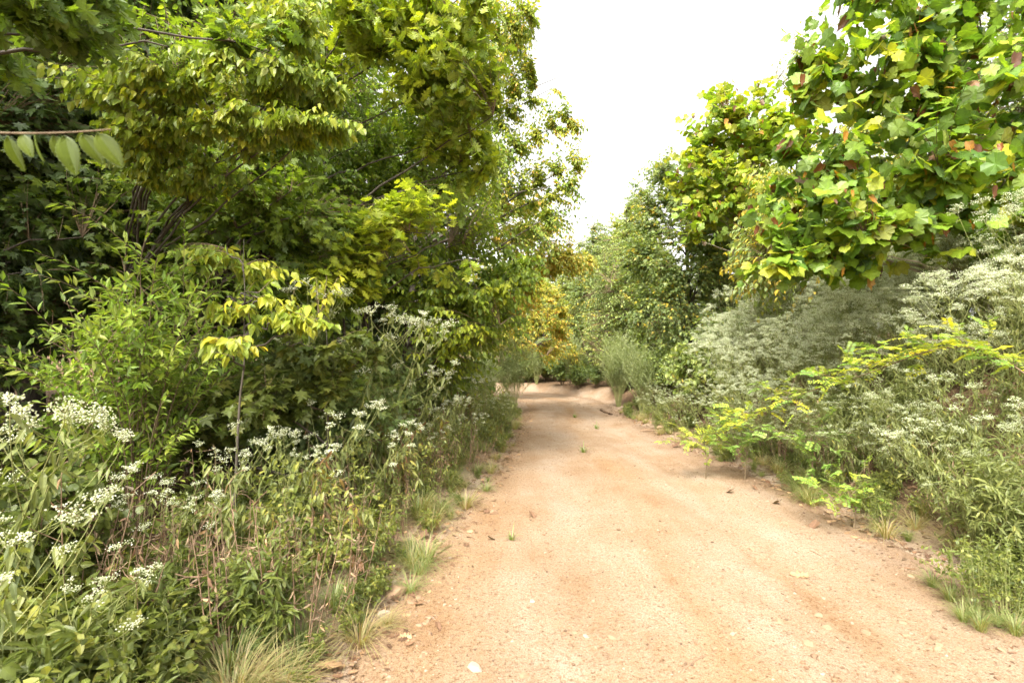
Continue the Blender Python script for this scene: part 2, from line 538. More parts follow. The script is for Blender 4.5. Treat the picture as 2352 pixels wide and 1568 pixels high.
def lobe_pts(lobes, n, lo, r):
    L = np.array([np.concatenate([np.asarray(c, float), np.asarray(s, float), [w]]) for c, s, w in lobes])
    pr = np.prod(L[:, 3:6], axis=1) ** 0.85 * L[:, 6]
    k = r.choice(len(L), n, p=pr / pr.sum())
    q = lo + (1 - lo) * r.random(n) ** 0.6
    q = q * (1 + 0.16 * r.normal(size=n).clip(-1, 1.4))
    return L[k, :3] + nrm(r.normal(size=(n, 3))) * q[:, None] * L[k, 3:6]


def grow(base, H, lobes, leaf, size, mats, nl=12, nt=900, lpt=9, droop=0.5, tone=(0.45, 0.2), ll=0.5, lo=0.25, clump=(3.0, -0.35), tr=0.07,
         seed=1, tonegrad=0.0, flat=0.0, lean=(0, 0), brown=0.0, extra=None, wood_side=7, twr=0.0035, maxtw=1.4, stiff=0.15, limbmin=0.18, nrand=0.42, svar=(0.6, 1.2)):
    """a tree in world space; returns parts in local space around its base"""
    r = np.random.default_rng(seed)
    base = np.asarray(base, float)
    # trunk
    H = min(H, max(c[2] + 0.55 * q[2] for c, q, _ in lobes) - base[2])
    k = 14
    tz = np.linspace(-0.15, H, k)
    wob = np.cumsum(r.normal(size=(k, 2)) * 0.035 * H / 8, axis=0)
    trunk = np.stack([base[0] + wob[:, 0] + lean[0] * (tz / H).clip(0) ** 1.3, base[1] + wob[:, 1] + lean[1] * (tz / H).clip(0) ** 1.3, base[2] + tz], -1)
    rt_ = tr * (1 - 0.88 * np.linspace(0, 1, k)) * (1 + 0.5 * np.exp(-np.linspace(0, 9, k)))
    # limbs
    tg = lobe_pts(lobes, nl, 0.45, r)
    hd = np.hypot(tg[:, 0] - base[0], tg[:, 1] - base[1])
    z0 = np.clip(tg[:, 2] - base[2] - 0.55 * hd * r.uniform(0.6, 1.2, nl), limbmin * H, 0.96 * H)
    P0 = np.stack([np.interp(z0, tz, trunk[:, i]) for i in range(3)], -1)
    mid = P0 * 0.5 + tg * 0.5
    mid[:, 2] += 0.12 * np.linalg.norm(tg - P0, axis=1)
    mid += r.normal(size=mid.shape) * 0.08 * np.linalg.norm(tg - P0, axis=1, keepdims=True)
    limbs = bez(P0, mid, tg, 10)
    limbs[:, 1:-1] += r.normal(size=(nl, 8, 3)) * 0.018
    r0 = np.interp(z0, tz, rt_) * 0.5
    lr = r0[:, None] * (1 - np.linspace(0, 1, 10)[None]) + 0.005
    # twigs
    tips = lobe_pts(lobes, int(nt * 1.9), lo, r)
    tips = tips[clumpf(tips, clump[0], seed + 5) > clump[1]][:nt]
    nt = len(tips)
    LP = np.concatenate([limbs[:, 2:].reshape(-1, 3), trunk[5:]])
    A = np.empty_like(tips)
    for a in range(0, nt, 1000):
        q = tips[a:a + 1000]
        D = np.linalg.norm(q[:, None] - LP[None], axis=2) + 0.6 * np.maximum(LP[None, :, 2] - q[:, None, 2] + 0.05, 0)
        A[a:a + 1000] = LP[D.argmin(1)]
    dv = tips - A
    ln = np.linalg.norm(dv, axis=1)
    short = np.minimum(1, maxtw / np.maximum(ln, 1e-6))
    B = (A + tips) / 2
    B[:, 2] += stiff * ln
    B += r.normal(size=B.shape) * 0.08 * ln[:, None]
    tips[:, 2] -= 0.06 * ln
    TW = bez(A, B, tips, 6)
    mb = MB()
    mb.tubes(TW, (twr * np.clip(ln, 0.5, 2))[:, None] * np.linspace(1.5, 0.45, 6)[None], 3, 0.5, 1)
    # leaves on the outer part of each twig
    m = lpt
    t0 = 1 - np.minimum(0.95, ll / np.maximum(ln, 0.05))
    tt = t0[:, None] + (1 - t0[:, None]) * (np.arange(m)[None] + r.uniform(0.2, 0.9, (nt, m))) / m
    t3 = tt[..., None]
    pos = (1 - t3) ** 2 * A[:, None] + 2 * t3 * (1 - t3) * B[:, None] + t3 * t3 * tips[:, None]
    tan = nrm(2 * (1 - t3) * (B - A)[:, None] + 2 * t3 * (tips - B)[:, None])
    if flat:
        tan = nrm(tan * np.array([1, 1, 1 - flat]))
    lat = nrm(np.cross(tan, np.array([0, 0, 1.0])) + 1e-4)
    side = np.where(np.arange(m) % 2 == 0, 1.0, -1.0)[None, :, None]
    ax = tan * 0.5 + lat * side * r.uniform(0.45, 1.0, (nt, m, 1)) + np.array([0, 0, -1.0]) * droop * r.uniform(0.5, 1.5, (nt, m, 1)) + r.normal(size=(nt, m, 3)) * 0.22
    nn = np.array([0, 0, 1.0]) + lat * side * 0.25 + r.normal(size=(nt, m, 3)) * nrand
    tw_t = r.normal(size=(nt, 1)) * tone[1] * 0.7
    to = tone[0] + tw_t + r.normal(size=(nt, m)) * tone[1] * 0.6
    if tonegrad:
        g = clumpf(tips, 1.3, seed + 9)
        to = to + tonegrad * g[:, None]
    to = to.clip(0, 0.82 if brown else 1)
    s = size * r.uniform(*svar, (nt, m))
    F = lambda a: a.reshape(-1, a.shape[-1])
    pos, ax, nn, to, s = F(pos), F(ax), F(nn), to.ravel(), s.ravel()
    br = r.random(len(pos)) < brown
    if brown:
        keep = ~br
        tb = np.where(r.random(br.sum()) < 0.3, 0.89, r.uniform(0.93, 1.0, br.sum()))
        mb.leaves(CURL, pos[br], ax[br] + np.array([0, 0, -0.5]), nn[br], s[br] * 0.85, tb)
        pos, ax, nn, to, s = pos[keep], ax[keep], nn[keep], to[keep], s[keep]
    mb.leaves(leaf, pos, ax, nn, s, to)
    if extra: extra(mb)
    for i in range(len(mb.v)): mb.v[i] = mb.v[i] - base
    tm = MB()
    tm.tubes(trunk - base, rt_, 10)
    parts = [["trunk", tm.mesh("trunk", mats[1], True), []], ["crown", mb.mesh("crown", [mats[0], mats[2], M["near"]])]]
    for i in range(nl):
        lm = MB()
        lm.tubes(limbs[i] - base, lr[i], wood_side)
        parts[0][2].append(("branch", lm.mesh("branch", mats[1], True)))
    return parts


def tree(name, label, cat, xy, H, lobes, leaf, size, mats, group=None, **kw):
    b = np.array([xy[0], xy[1], hz(*xy)])
    ps = grow(b, H, lobes, leaf, size, [M[k] for k in mats], **kw)
    return place(ps, name, label, cat, b, group), ps


# --- left thicket, front rank
tree("elm_tree", "elm with drooping yellow-green leaves on level sprays over the left thicket", "tree", (-4.0, 5.0), 6.0,
     [(at(300, 190, 3.7), (0.6, 0.35, 0.16), 1.2), (at(540, 170, 3.7), (0.6, 0.35, 0.12), 1.4), (at(720, 190, 3.8), (0.32, 0.3, 0.1), 1.6), (at(620, 285, 3.8), (0.75, 0.35, 0.1), 1.7), (at(360, 300, 3.9), (0.55, 0.35, 0.16), 1), (at(740, 285, 3.8), (.28, .25, .07), 1.6), (at(700, 50, 4.0), (0.45, 0.4, 0.22), 0.9), (at(420, 390, 4.2), (0.6, .4, .16), 0.7)],
     ELM, 0.082, ("elm", "bark", "twig"), seed=21, nl=15, nt=1200, lpt=9, droop=1.15, tone=(0.42, 0.15), tonegrad=0.07, clump=(4, -0.8), flat=0.5, ll=0.4, tr=0.03, limbmin=0.45)
tree("maple_tree", "young maple with dark lobed leaves filling the left thicket behind the pale shrub", "tree", (-3.6, 5.6), 6.2,
     [(at(560, 430, 5.0), (1.1, 0.7, 0.8), 1), (at(300, 520, 5.2), (1.2, 0.8, 0.9), 1), (at(750, 560, 5.2), (0.9, 0.7, 0.7), 1), (at(650, 700, 5.0), (0.9, .6, .5), 1), (at(430, 760, 5), (1.0, .6, .5), .8), (at(150, 250, 5.3), (1.3, .9, 1.3), .9)],
     MAPLE, 0.092, ("oak", "bark", "twig"), seed=22, nl=16, nt=1700, lpt=8, nrand=.6, droop=0.6, tone=(0.3, 0.22), clump=(3.2, -0.5), tr=0.05)
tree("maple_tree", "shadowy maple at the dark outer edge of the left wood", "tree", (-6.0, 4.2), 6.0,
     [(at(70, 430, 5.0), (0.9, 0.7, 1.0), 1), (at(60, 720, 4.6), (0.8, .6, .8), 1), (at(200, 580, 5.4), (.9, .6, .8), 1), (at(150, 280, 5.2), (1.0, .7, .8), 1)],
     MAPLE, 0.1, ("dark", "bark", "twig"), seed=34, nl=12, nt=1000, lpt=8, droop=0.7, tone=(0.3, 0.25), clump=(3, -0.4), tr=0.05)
tree("oak_tree", "oak with big bright lobed leaves leaning out at the top of the left thicket", "tree", (-2.9, 6.2), 8.8,
     [(at(960, 60, 5.4), (1.0, 0.9, 0.9), 1.3), (at(1050, 250, 6.0), (0.55, 0.7, 0.75), 1.2), (at(800, 120, 5.8), (1.1, 0.9, 1.0), 0.8), (at(1020, 400, 6.2), (0.7, .7, .6), 0.8), (at(620, 20, 5.0), (1.0, .8, .7), .6), (at(1090, 70, 5.6), (.5, .6, .5), 1), (at(1120, 300, 6.2), (.4, .5, .5), .9)],
     OAK, 0.135, ("oak", "bark", "twig"), seed=23, nl=16, nt=900, lpt=7, nrand=0.7, droop=0.5, tone=(0.6, 0.22), tonegrad=0.1, clump=(4.5, -0.2), tr=0.06)
tree("hickory_tree", "dark tree with broad bluish leaves hanging over the upper left corner", "tree", (-3.6, 2.4), 6.5,
     [(at(120, -10, 2.6), (0.55, 0.4, 0.22), 1), (at(400, 20, 3.2), (0.7, 0.4, 0.25), 1), (at(520, 110, 3.7), (0.45, .35, .18), .8), (at(40, 60, 3.4), (.5, .5, .4), .6)],
     OAK, 0.11, ("oak", "bark", "twig"), seed=24, nl=10, nt=230, lpt=7, droop=0.6, nrand=.7, tone=(0.15, 0.2), clump=(5, -0.2), tr=0.06)
tree("hornbeam_tree", "fine-leaved green tree forming the middle curtain of the left thicket", "tree", (-3.3, 7.0), 7.0,
     [(at(620, 470, 6.2), (1.7, 0.7, 1.5), 1), (at(900, 440, 6.6), (0.9, .7, 1.1), 1), (at(480, 200, 5.6), (1.6, .7, 1.2), .9), (at(250, 420, 5.8), (1.0, .6, .9), .6)],
     SMALL, 0.074, ("oak", "bark", "twig"), seed=36, nl=22, nt=2800, lpt=10, nrand=.6, droop=0.7, tone=(0.28, 0.22), tonegrad=0.1, clump=(5, -0.4), tr=0.05, lo=0.0)
tree("cherry_tree", "dense dark green tree in the shaded middle of the left thicket", "tree", (-2.7, 8.6), 8.5,
     [(at(900, 300, 7.5), (1.5, 1.1, 1.5), 1), (at(780, 480, 7.2), (1.4, 1.1, 1.2), 1), (at(1000, 520, 7.6), (1.2, 1, 1.0), 1), (at(1060, 380, 8.2), (1.0, 1.0, 1.4), 1), (at(600, 250, 7.5), (1.5, 1.1, 1.5), 1)],
     SMALL, 0.084, ("oak", "bark", "twig"), seed=25, nl=18, nt=3300, lpt=9, droop=0.7, tone=(0.34, 0.22), tonegrad=0.1, clump=(2.6, -0.3), tr=0.1)
tree("slender_elm_tree", "tall airy elm with tiny yellow-green leaves against the white sky", "tree", (-2.3, 10.8), 11.5,
     [(at(1130, 120, 10), (1.1, 1.2, 1.9), 1), (at(1190, 60, 10), (0.55, 0.8, 1.0), 1.0), (at(1215, 250, 10), (0.65, 1.0, 1.3), 1), (at(1285, 160, 10), (0.35, .4, .25), .6), (at(1270, 350, 10), (0.75, .9, .35), .8), (at(1325, 395, 10), (0.3, .4, .25), 1.6), (at(1300, 170, 10), (.3, .3, .16), 1.6), (at(1315, 300, 10), (.35, .4, .25), 2.0), (at(1275, 240, 10), (.4, .5, .35), 1.5), (at(1225, 120, 10), (.4, .5, .8), 1.2), (at(1180, 420, 10.3), (1.3, 1.2, 1.0), 1), (at(1290, 470, 10.5), (0.6, .8, .5), .8), (at(1230, 540, 10.5), (.9, .9, .6), .8), (at(1080, 300, 10.5), (1.2, 1.2, 2.0), .7)],
     SMALL, 0.085, ("airy", "bark", "twig"), seed=26, nl=24, nt=2700, lpt=9, droop=0.8, tone=(0.52, 0.25), tonegrad=0.18, clump=(2.6, -0.15), tr=0.1, ll=0.6, stiff=0.05)
tree("turning_tree", "tree with orange and yellow autumn leaves reaching over the far road", "tree", (-1.9, 14.6), 7.5,
     [(at(1230, 600, 13.5), (1.1, 1.1, 0.7), 1.2), (at(1310, 610, 13.2), (0.7, 0.8, 0.5), 2.0), (at(1180, 500, 14), (1.3, 1.2, 1.0), 1), (at(1150, 680, 14), (1.2, 1.2, 1.0), .8), (at(1260, 540, 13.6), (.8, .9, .45), .8)],
     SMALL, 0.1, ("orange", "bark", "twig"), seed=27, nl=18, nt=2300, lpt=9, droop=0.8, tone=(0.58, 0.22), tonegrad=0.15, clump=(4, -0.5), tr=0.09)
tree("dogwood_tree", "leafy tree with hanging oval leaves shading the left road edge", "tree", (-1.8, 8.0), 4.6,
     [(at(1090, 640, 7.4), (0.9, 0.9, 0.55), 1), (at(1010, 740, 7.2), (0.8, 0.8, 0.7), 1), (at(1130, 720, 8), (.7, .8, .6), 1), (at(960, 620, 7.2), (0.9, 0.8, 0.6), 1), (at(1080, 830, 8.5), (.6, .7, .5), .8), (at(1180, 620, 8.2), (0.6, .8, .4), 1)],
     SMALL, 0.1, ("oak", "bark", "twig"), seed=28, nl=14, nt=1300, lpt=9, droop=1.0, tone=(0.42, 0.24), tonegrad=0.14, clump=(3, -0.5), tr=0.05)
tree("oak_sapling", "oak sapling with yellowish lobed leaves at the front of the left thicket", "tree", (-1.9, 5.6), 3.2,
     [(at(900, 540, 5.0), (0.75, 0.5, 0.28), 1), (at(800, 640, 5.0), (0.6, .5, .25), .8), (at(1000, 590, 5.4), (0.5, 0.5, 0.3), 1), (at(960, 480, 5.2), (.5, .5, .25), .8)],
     OAK, 0.125, ("oak", "bark", "twig"), seed=29, nl=9, nt=300, lpt=6, droop=0.3, tone=(0.78, 0.2), clump=(3, -0.7), tr=0.028)
tree("elm_sapling", "small elm with golden drooping leaves behind the white boneset", "tree", (-2.0, 3.5), 2.4,
     [(at(520, 790, 3.3), (0.28, 0.25, 0.08), 1.3), (at(600, 700, 3.6), (0.5, 0.3, 0.09), 1.3), (at(690, 735, 3.6), (0.3, .3, .08), 1.2), (at(600, 620, 3.8), (0.6, 0.3, 0.08), 1.3), (at(480, 590, 3.9), (.3, .3, .1), 1)],
     ELM, 0.088, ("elm", "bark", "twig"), seed=30, nl=11, nt=120, lpt=9, droop=0.9, tone=(0.55, 0.14), clump=(3, -2), tr=0.014, flat=0.7, ll=0.45, limbmin=.3)
tree("maple_sapling", "low maple sapling with star-shaped leaves beside the boneset stems", "tree", (-1.7, 4.4), 1.7,
     [(at(680, 880, 4.2), (0.5, 0.4, 0.3), 1), (at(560, 930, 4.0), (0.5, .4, .25), 1), (at(760, 800, 4.4), (.5, .4, .3), 1), (at(420, 930, 4.2), (.6, .4, .3), .8)],
     MAPLE, 0.1, ("forb", "bark", "twig"), seed=31, nl=9, nt=330, lpt=6, droop=0.4, tone=(0.42, 0.25), clump=(3, -0.9), tr=0.02)


# the twig that hangs into view close to the lens belongs to an elm just beside the camera
def near_twig(mb):
    r = np.random.default_rng(5)
    A, C = at(-160, 290, 0.98), at(255, 297, 0.86)
    B = (A + C) / 2 + np.array([0, 0, -0.022])
    P = bez(A[None], B[None], C[None], 14)
    mb.tubes(P, np.linspace(0.0026, 0.0011, 14)[None], 6, 0.5, 1)
    for px, L, sx, tn in ((20, 0.062, -1, .5), (62, 0.045, 1, .62), (95, 0.05, -1, .5), (135, 0.062, 1, .66), (170, 0.07, -1, .48), (205, 0.055, 1, .6), (232, 0.064, 1, .62), (-20, .07, 1, .45)):
        t = (px + 160) / 415
        p = P[0, int(round(t * 13))]
        ax = np.array([[0.2 * sx + 0.1 + 0.4 * t, r.uniform(-0.4, 0.4), -1.0]])
        nn = np.array([[r.uniform(-0.6, 0.6) + .55 * sx, -1.0, r.uniform(.2, .8)]])
        mb.leaves(BIGELM, p[None], ax, nn, L * 1.0, tn, 2)


tree("elm_sapling", "elm close beside the camera with a leafy twig hanging across the woods", "tree", (-1.75, 0.55), 3.0,
     [((-1.5, 0.75, 2.35), (0.45, 0.35, 0.4), 1), (at(10, 280, 1.25), (0.12, 0.2, 0.05), 1.0), (at(40, 20, 1.6), (.12, .2, .08), .8)],
     ELM, 0.075, ("elm", "bark", "twig"), seed=33, nl=6, nt=60, lpt=7, droop=0.9, tone=(0.42, 0.15), tr=0.025, extra=near_twig, flat=.5)

# --- right side
tree("sycamore_tree", "sycamore with huge pale green leaves and curled brown ones above the white flowers", "tree", (5.9, 5.9), 7.4,
     [(at(2150, 190, 5.2), (1.55, 0.9, 1.75), 1), (at(1880, 470, 5.3), (0.8, 0.6, 0.7), 1.3), (at(2120, 470, 5.3), (1.1, .6, .6), 1.1), (at(1815, 595, 5.4), (.4, .45, .25), 1.6), (at(1910, 610, 5.5), (.6, .45, .22), 1.6), (at(1770, 625, 5.7), (.3, .35, .15), 1.6), (at(1830, 310, 5.4), (.3, .4, .3), 1.4), (at(1885, 140, 5.4), (.3, .4, .5), 1.4), (at(2300, 480, 5.2), (.9, .5, .7), 1)],
     SYC, 0.136, ("syc", "pale", "twig"), seed=41, nl=30, nt=1080, lpt=6, svar=(0.4, 1.35), lo=0.0, nrand=0.8, droop=0.6, tone=(0.55, 0.2), clump=(9.0, -0.35), tr=0.045, brown=0.1, ll=0.55, lean=(-0.3, -0.3))
tree("sycamore_tree", "smaller yellowing sycamore standing up against the sky beyond the large sycamore", "tree", (5.7, 11.4), 7.6,
     [(at(1690, 290, 11), (1.25, 1.1, 0.75), 1), (at(1640, 420, 11), (1.0, 1.1, 0.8), 1), (at(1780, 320, 11), (.8, 1, .8), 1), (at(1600, 300, 11), (.45, .5, .4), .8), (at(1650, 215, 11), (.45, .5, .4), 1.3), (at(1765, 205, 11), (.4, .5, .4), 1.3), (at(1560, 400, 11.4), (.5, .6, .5), 1), (at(1620, 500, 10.8), (.9, .6, .6), 1), (at(1730, 440, 10.6), (.9, .6, .7), 1), (at(1760, 480, 11), (1.1, 1, .9), 1)],
     SYC, 0.145, ("syc", "pale", "twig"), seed=42, nl=26, nt=950, lpt=6, svar=(0.4, 1.3), lo=0.05, nrand=0.8, droop=0.5, tone=(0.72, 0.12), clump=(8, -0.35), tr=0.07, brown=0.08)
tree("sweetgum_tree", "dark green sweetgum with small star leaves beside the bend", "tree", (5.3, 14.2), 8.4,
     [(at(1580, 580, 13.5), (1.6, 1.5, 2.3), 1), (at(1530, 430, 13.5), (0.8, 0.9, 1.1), 1), (at(1500, 640, 13.5), (0.9, 1.0, 1.3), 1), (at(1680, 560, 13.2), (1.2, 1.1, 2.0), 1), (at(1620, 420, 13.4), (.9, .9, 1.1), .8), (at(1520, 740, 13.2), (1.0, .9, .7), .8), (at(1465, 600, 13.6), (.6, .8, 1.2), 1), (at(1480, 450, 13.8), (.55, .6, .8), 1), (at(1700, 420, 13.6), (.9, .8, 1.2), .8)],
     STAR, 0.1, ("gum", "bark", "twig"), seed=43, nl=26, nt=4700, lpt=9, nrand=.7, droop=0.6, tone=(0.62, 0.24), clump=(4.5, -0.35), tr=0.09)
tree("bare_tree", "thin nearly bare tree with sparse small leaves reaching into the sky", "tree", (8.2, 13.6), 11.3,
     [(at(1835, 170, 13.2), (0.7, 0.7, 1.4), 1), (at(1870, 80, 13.2), (0.5, .5, .6), 1), (at(1900, 260, 13), (.8, .7, 1.0), 1)],
     SMALL, 0.07, ("airy", "bark", "twig"), seed=44, nl=13, nt=230, lpt=5, droop=0.5, tone=(0.6, 0.2), clump=(2.4, -0.8), tr=0.07, twr=0.006)
tree("persimmon_tree", "green tree with drooping leaf tufts between the two sycamores", "tree", (6.4, 8.6), 5.2,
     [(at(1850, 500, 8.2), (1.2, 0.9, 1.4), 1), (at(1980, 420, 8.2), (1.3, 0.9, 1.5), 1), (at(1760, 600, 8.4), (.8, .8, 1.0), 1), (at(2150, 380, 8), (1.3, 1, 1.6), 1)],
     SMALL, 0.1, ("gum", "bark", "twig"), seed=45, nl=14, nt=1700, lpt=9, droop=0.9, tone=(0.85, 0.2), clump=(2.4, -0.15), tr=0.06)

# --- the wood behind: a few kinds, copied
fw = [([((0, 0, 5.0), (2.0, 2.0, 3.4), 1), ((0.8, 0.3, 8.2), (1.6, 1.6, 2.2), 1), ((-0.9, -0.4, 2.6), (1.6, 1.6, 1.3), 0.8)], MAPLE, 0.17, "dark", 10.5, 51, 0.32),
      ([((0, 0, 4.2), (1.8, 1.8, 3.2), 1), ((-0.6, 0.5, 7.4), (1.5, 1.5, 2.0), 1), ((0.7, -0.6, 2.0), (1.5, 1.5, 1.2), 0.8)], SMALL, 0.15, "dark", 9.5, 52, 0.5)]
WOOD = []
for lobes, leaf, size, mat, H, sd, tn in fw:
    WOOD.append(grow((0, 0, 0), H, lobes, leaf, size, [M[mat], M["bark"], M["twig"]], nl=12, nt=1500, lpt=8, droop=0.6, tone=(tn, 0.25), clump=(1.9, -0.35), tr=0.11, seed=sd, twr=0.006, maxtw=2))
FAR = []
for sd, mat, tn, leaf in ((61, "far", 0.5, SMALL), (62, "gum", 0.6, STAR), (63, "airy", 0.5, SMALL)):
    FAR.append(grow((0, 0, 0), 9.0, [((0, 0, 4.2), (1.9, 1.9, 3.3), 1), ((0.5, 0, 7.4), (1.1, 1.1, 1.8), 0.9), ((-0.8, 0.4, 2.2), (1.6, 1.6, 1.5), 0.8)], leaf, 0.125, [M[mat], M["bark"], M["twig"]],
                    nl=12, nt=2000, lpt=8, droop=0.6, tone=(tn, 0.22), tonegrad=.1, clump=(1.9, -0.3), tr=0.1, seed=sd, twr=0.006, maxtw=2))


def put(ps, name, label, cat, x, y, group, s=1.0, sink=0.0, rz=None, tilt=0.0):
    return place(ps, name, label, cat, (x, y, hz(x, y) - sink), group, (R.normal() * tilt, R.normal() * tilt, R.uniform(0, 6.28) if rz is None else rz), s)


left_rows = [(-5.9, 6.0), (-6.6, 3.6), (-5.2, 8.6), (-7.6, 7.6), (-4.4, 11.2), (-7.0, 10.6), (-9.4, 5.0), (-9.8, 9.4), (-6.0, 13.8), (-3.6, 13.6), (-9.0, 13.2), (-12.4, 7.2), (-12.6, 11.8), (-4.6, 17.0), (-8.0, 17.2), (-11.6, 16.4), (-6.2, 1.2), (-9.2, 1.2), (-2.6, 18.6), (-15.6, 10), (-15.5, 15), (-12.6, 3.2), (-15.8, 5.2)]
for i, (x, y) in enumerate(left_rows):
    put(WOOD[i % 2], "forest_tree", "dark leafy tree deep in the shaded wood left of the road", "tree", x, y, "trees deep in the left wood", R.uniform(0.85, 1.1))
right_rows = [(8.4, 7.4), (9.8, 10.4), (7.6, 17.0), (10.6, 14.4), (8.8, 4.6), (11.8, 6.6), (12.8, 11.0), (7.0, 20.5), (10.4, 19.0), (13.6, 16.4)]
for i, (x, y) in enumerate(right_rows):
    put(FAR[(1, 0)[i % 2]], "bank_tree", "green tree on the bank behind the sycamores", "tree", x, y, "trees behind the right bank", R.uniform(0.55, 0.68) if x < 9 else R.uniform(0.6, 0.8))
far_rows = [(4.9, 20.6, 0, .9), (4.4, 26.5, 1, 1.0), (3.0, 28.6, 0, .75), (5.9, 28.4, 2, 1.05), (5.9, 22.8, 1, 1.0), (5.0, 24.5, 1, .85), (7.6, 25, 0, .9), (3.6, 31, 0, 0.85), (6.0, 31.5, 1, 1.0), (5.4, 38, 0, 1.15), (2.2, 36.0, 2, .9), (0.6, 40, 0, .95), (8.6, 35, 0, 1.0), (-2.4, 38, 2, 1.0), (3.2, 44, 1, 1.0), (8.0, 44, 2, 1.15), (-5.6, 39.5, 0, 1.0), (11, 28, 2, .9), (-1.0, 46, 1, 1.1), (12, 38, 0, 1.0), (-8, 44, 1, 1), (15, 24, 0, .9), (6, 50, 0, 1.1), (1.5, 52, 0, 1.2), (-5, 52, 0, 1.2), (11, 50, 1, 1.1)]
for x, y, k, s in far_rows:
    put(FAR[k], "far_tree", ("light green tree in the wood beyond the bend", "dark green tree in the wood beyond the bend", "yellowish tree in the wood beyond the bend")[k], "tree", x, y, ("light green trees past the bend", "dark green trees past the bend", "yellowish trees past the bend")[k], s)
tree("yellow_tree", "slender golden yellow tree at the end of the visible road", "tree", (-0.9, 20.2), 6.0,
     [(at(1225, 720, 20.5), (1.6, 1.2, 1.5), 1), (at(1190, 790, 20), (1.3, 1, .9), 1), (at(1265, 760, 21), (.9, .9, 1.3), .9), (at(1250, 820, 20), (.6, .6, .6), .6)],
     SMALL, 0.12, ("orange", "bark", "twig"), seed=46, nl=14, nt=1700, lpt=9, droop=0.7, tone=(0.46, 0.24), clump=(1.9, -0.3), tr=0.07)

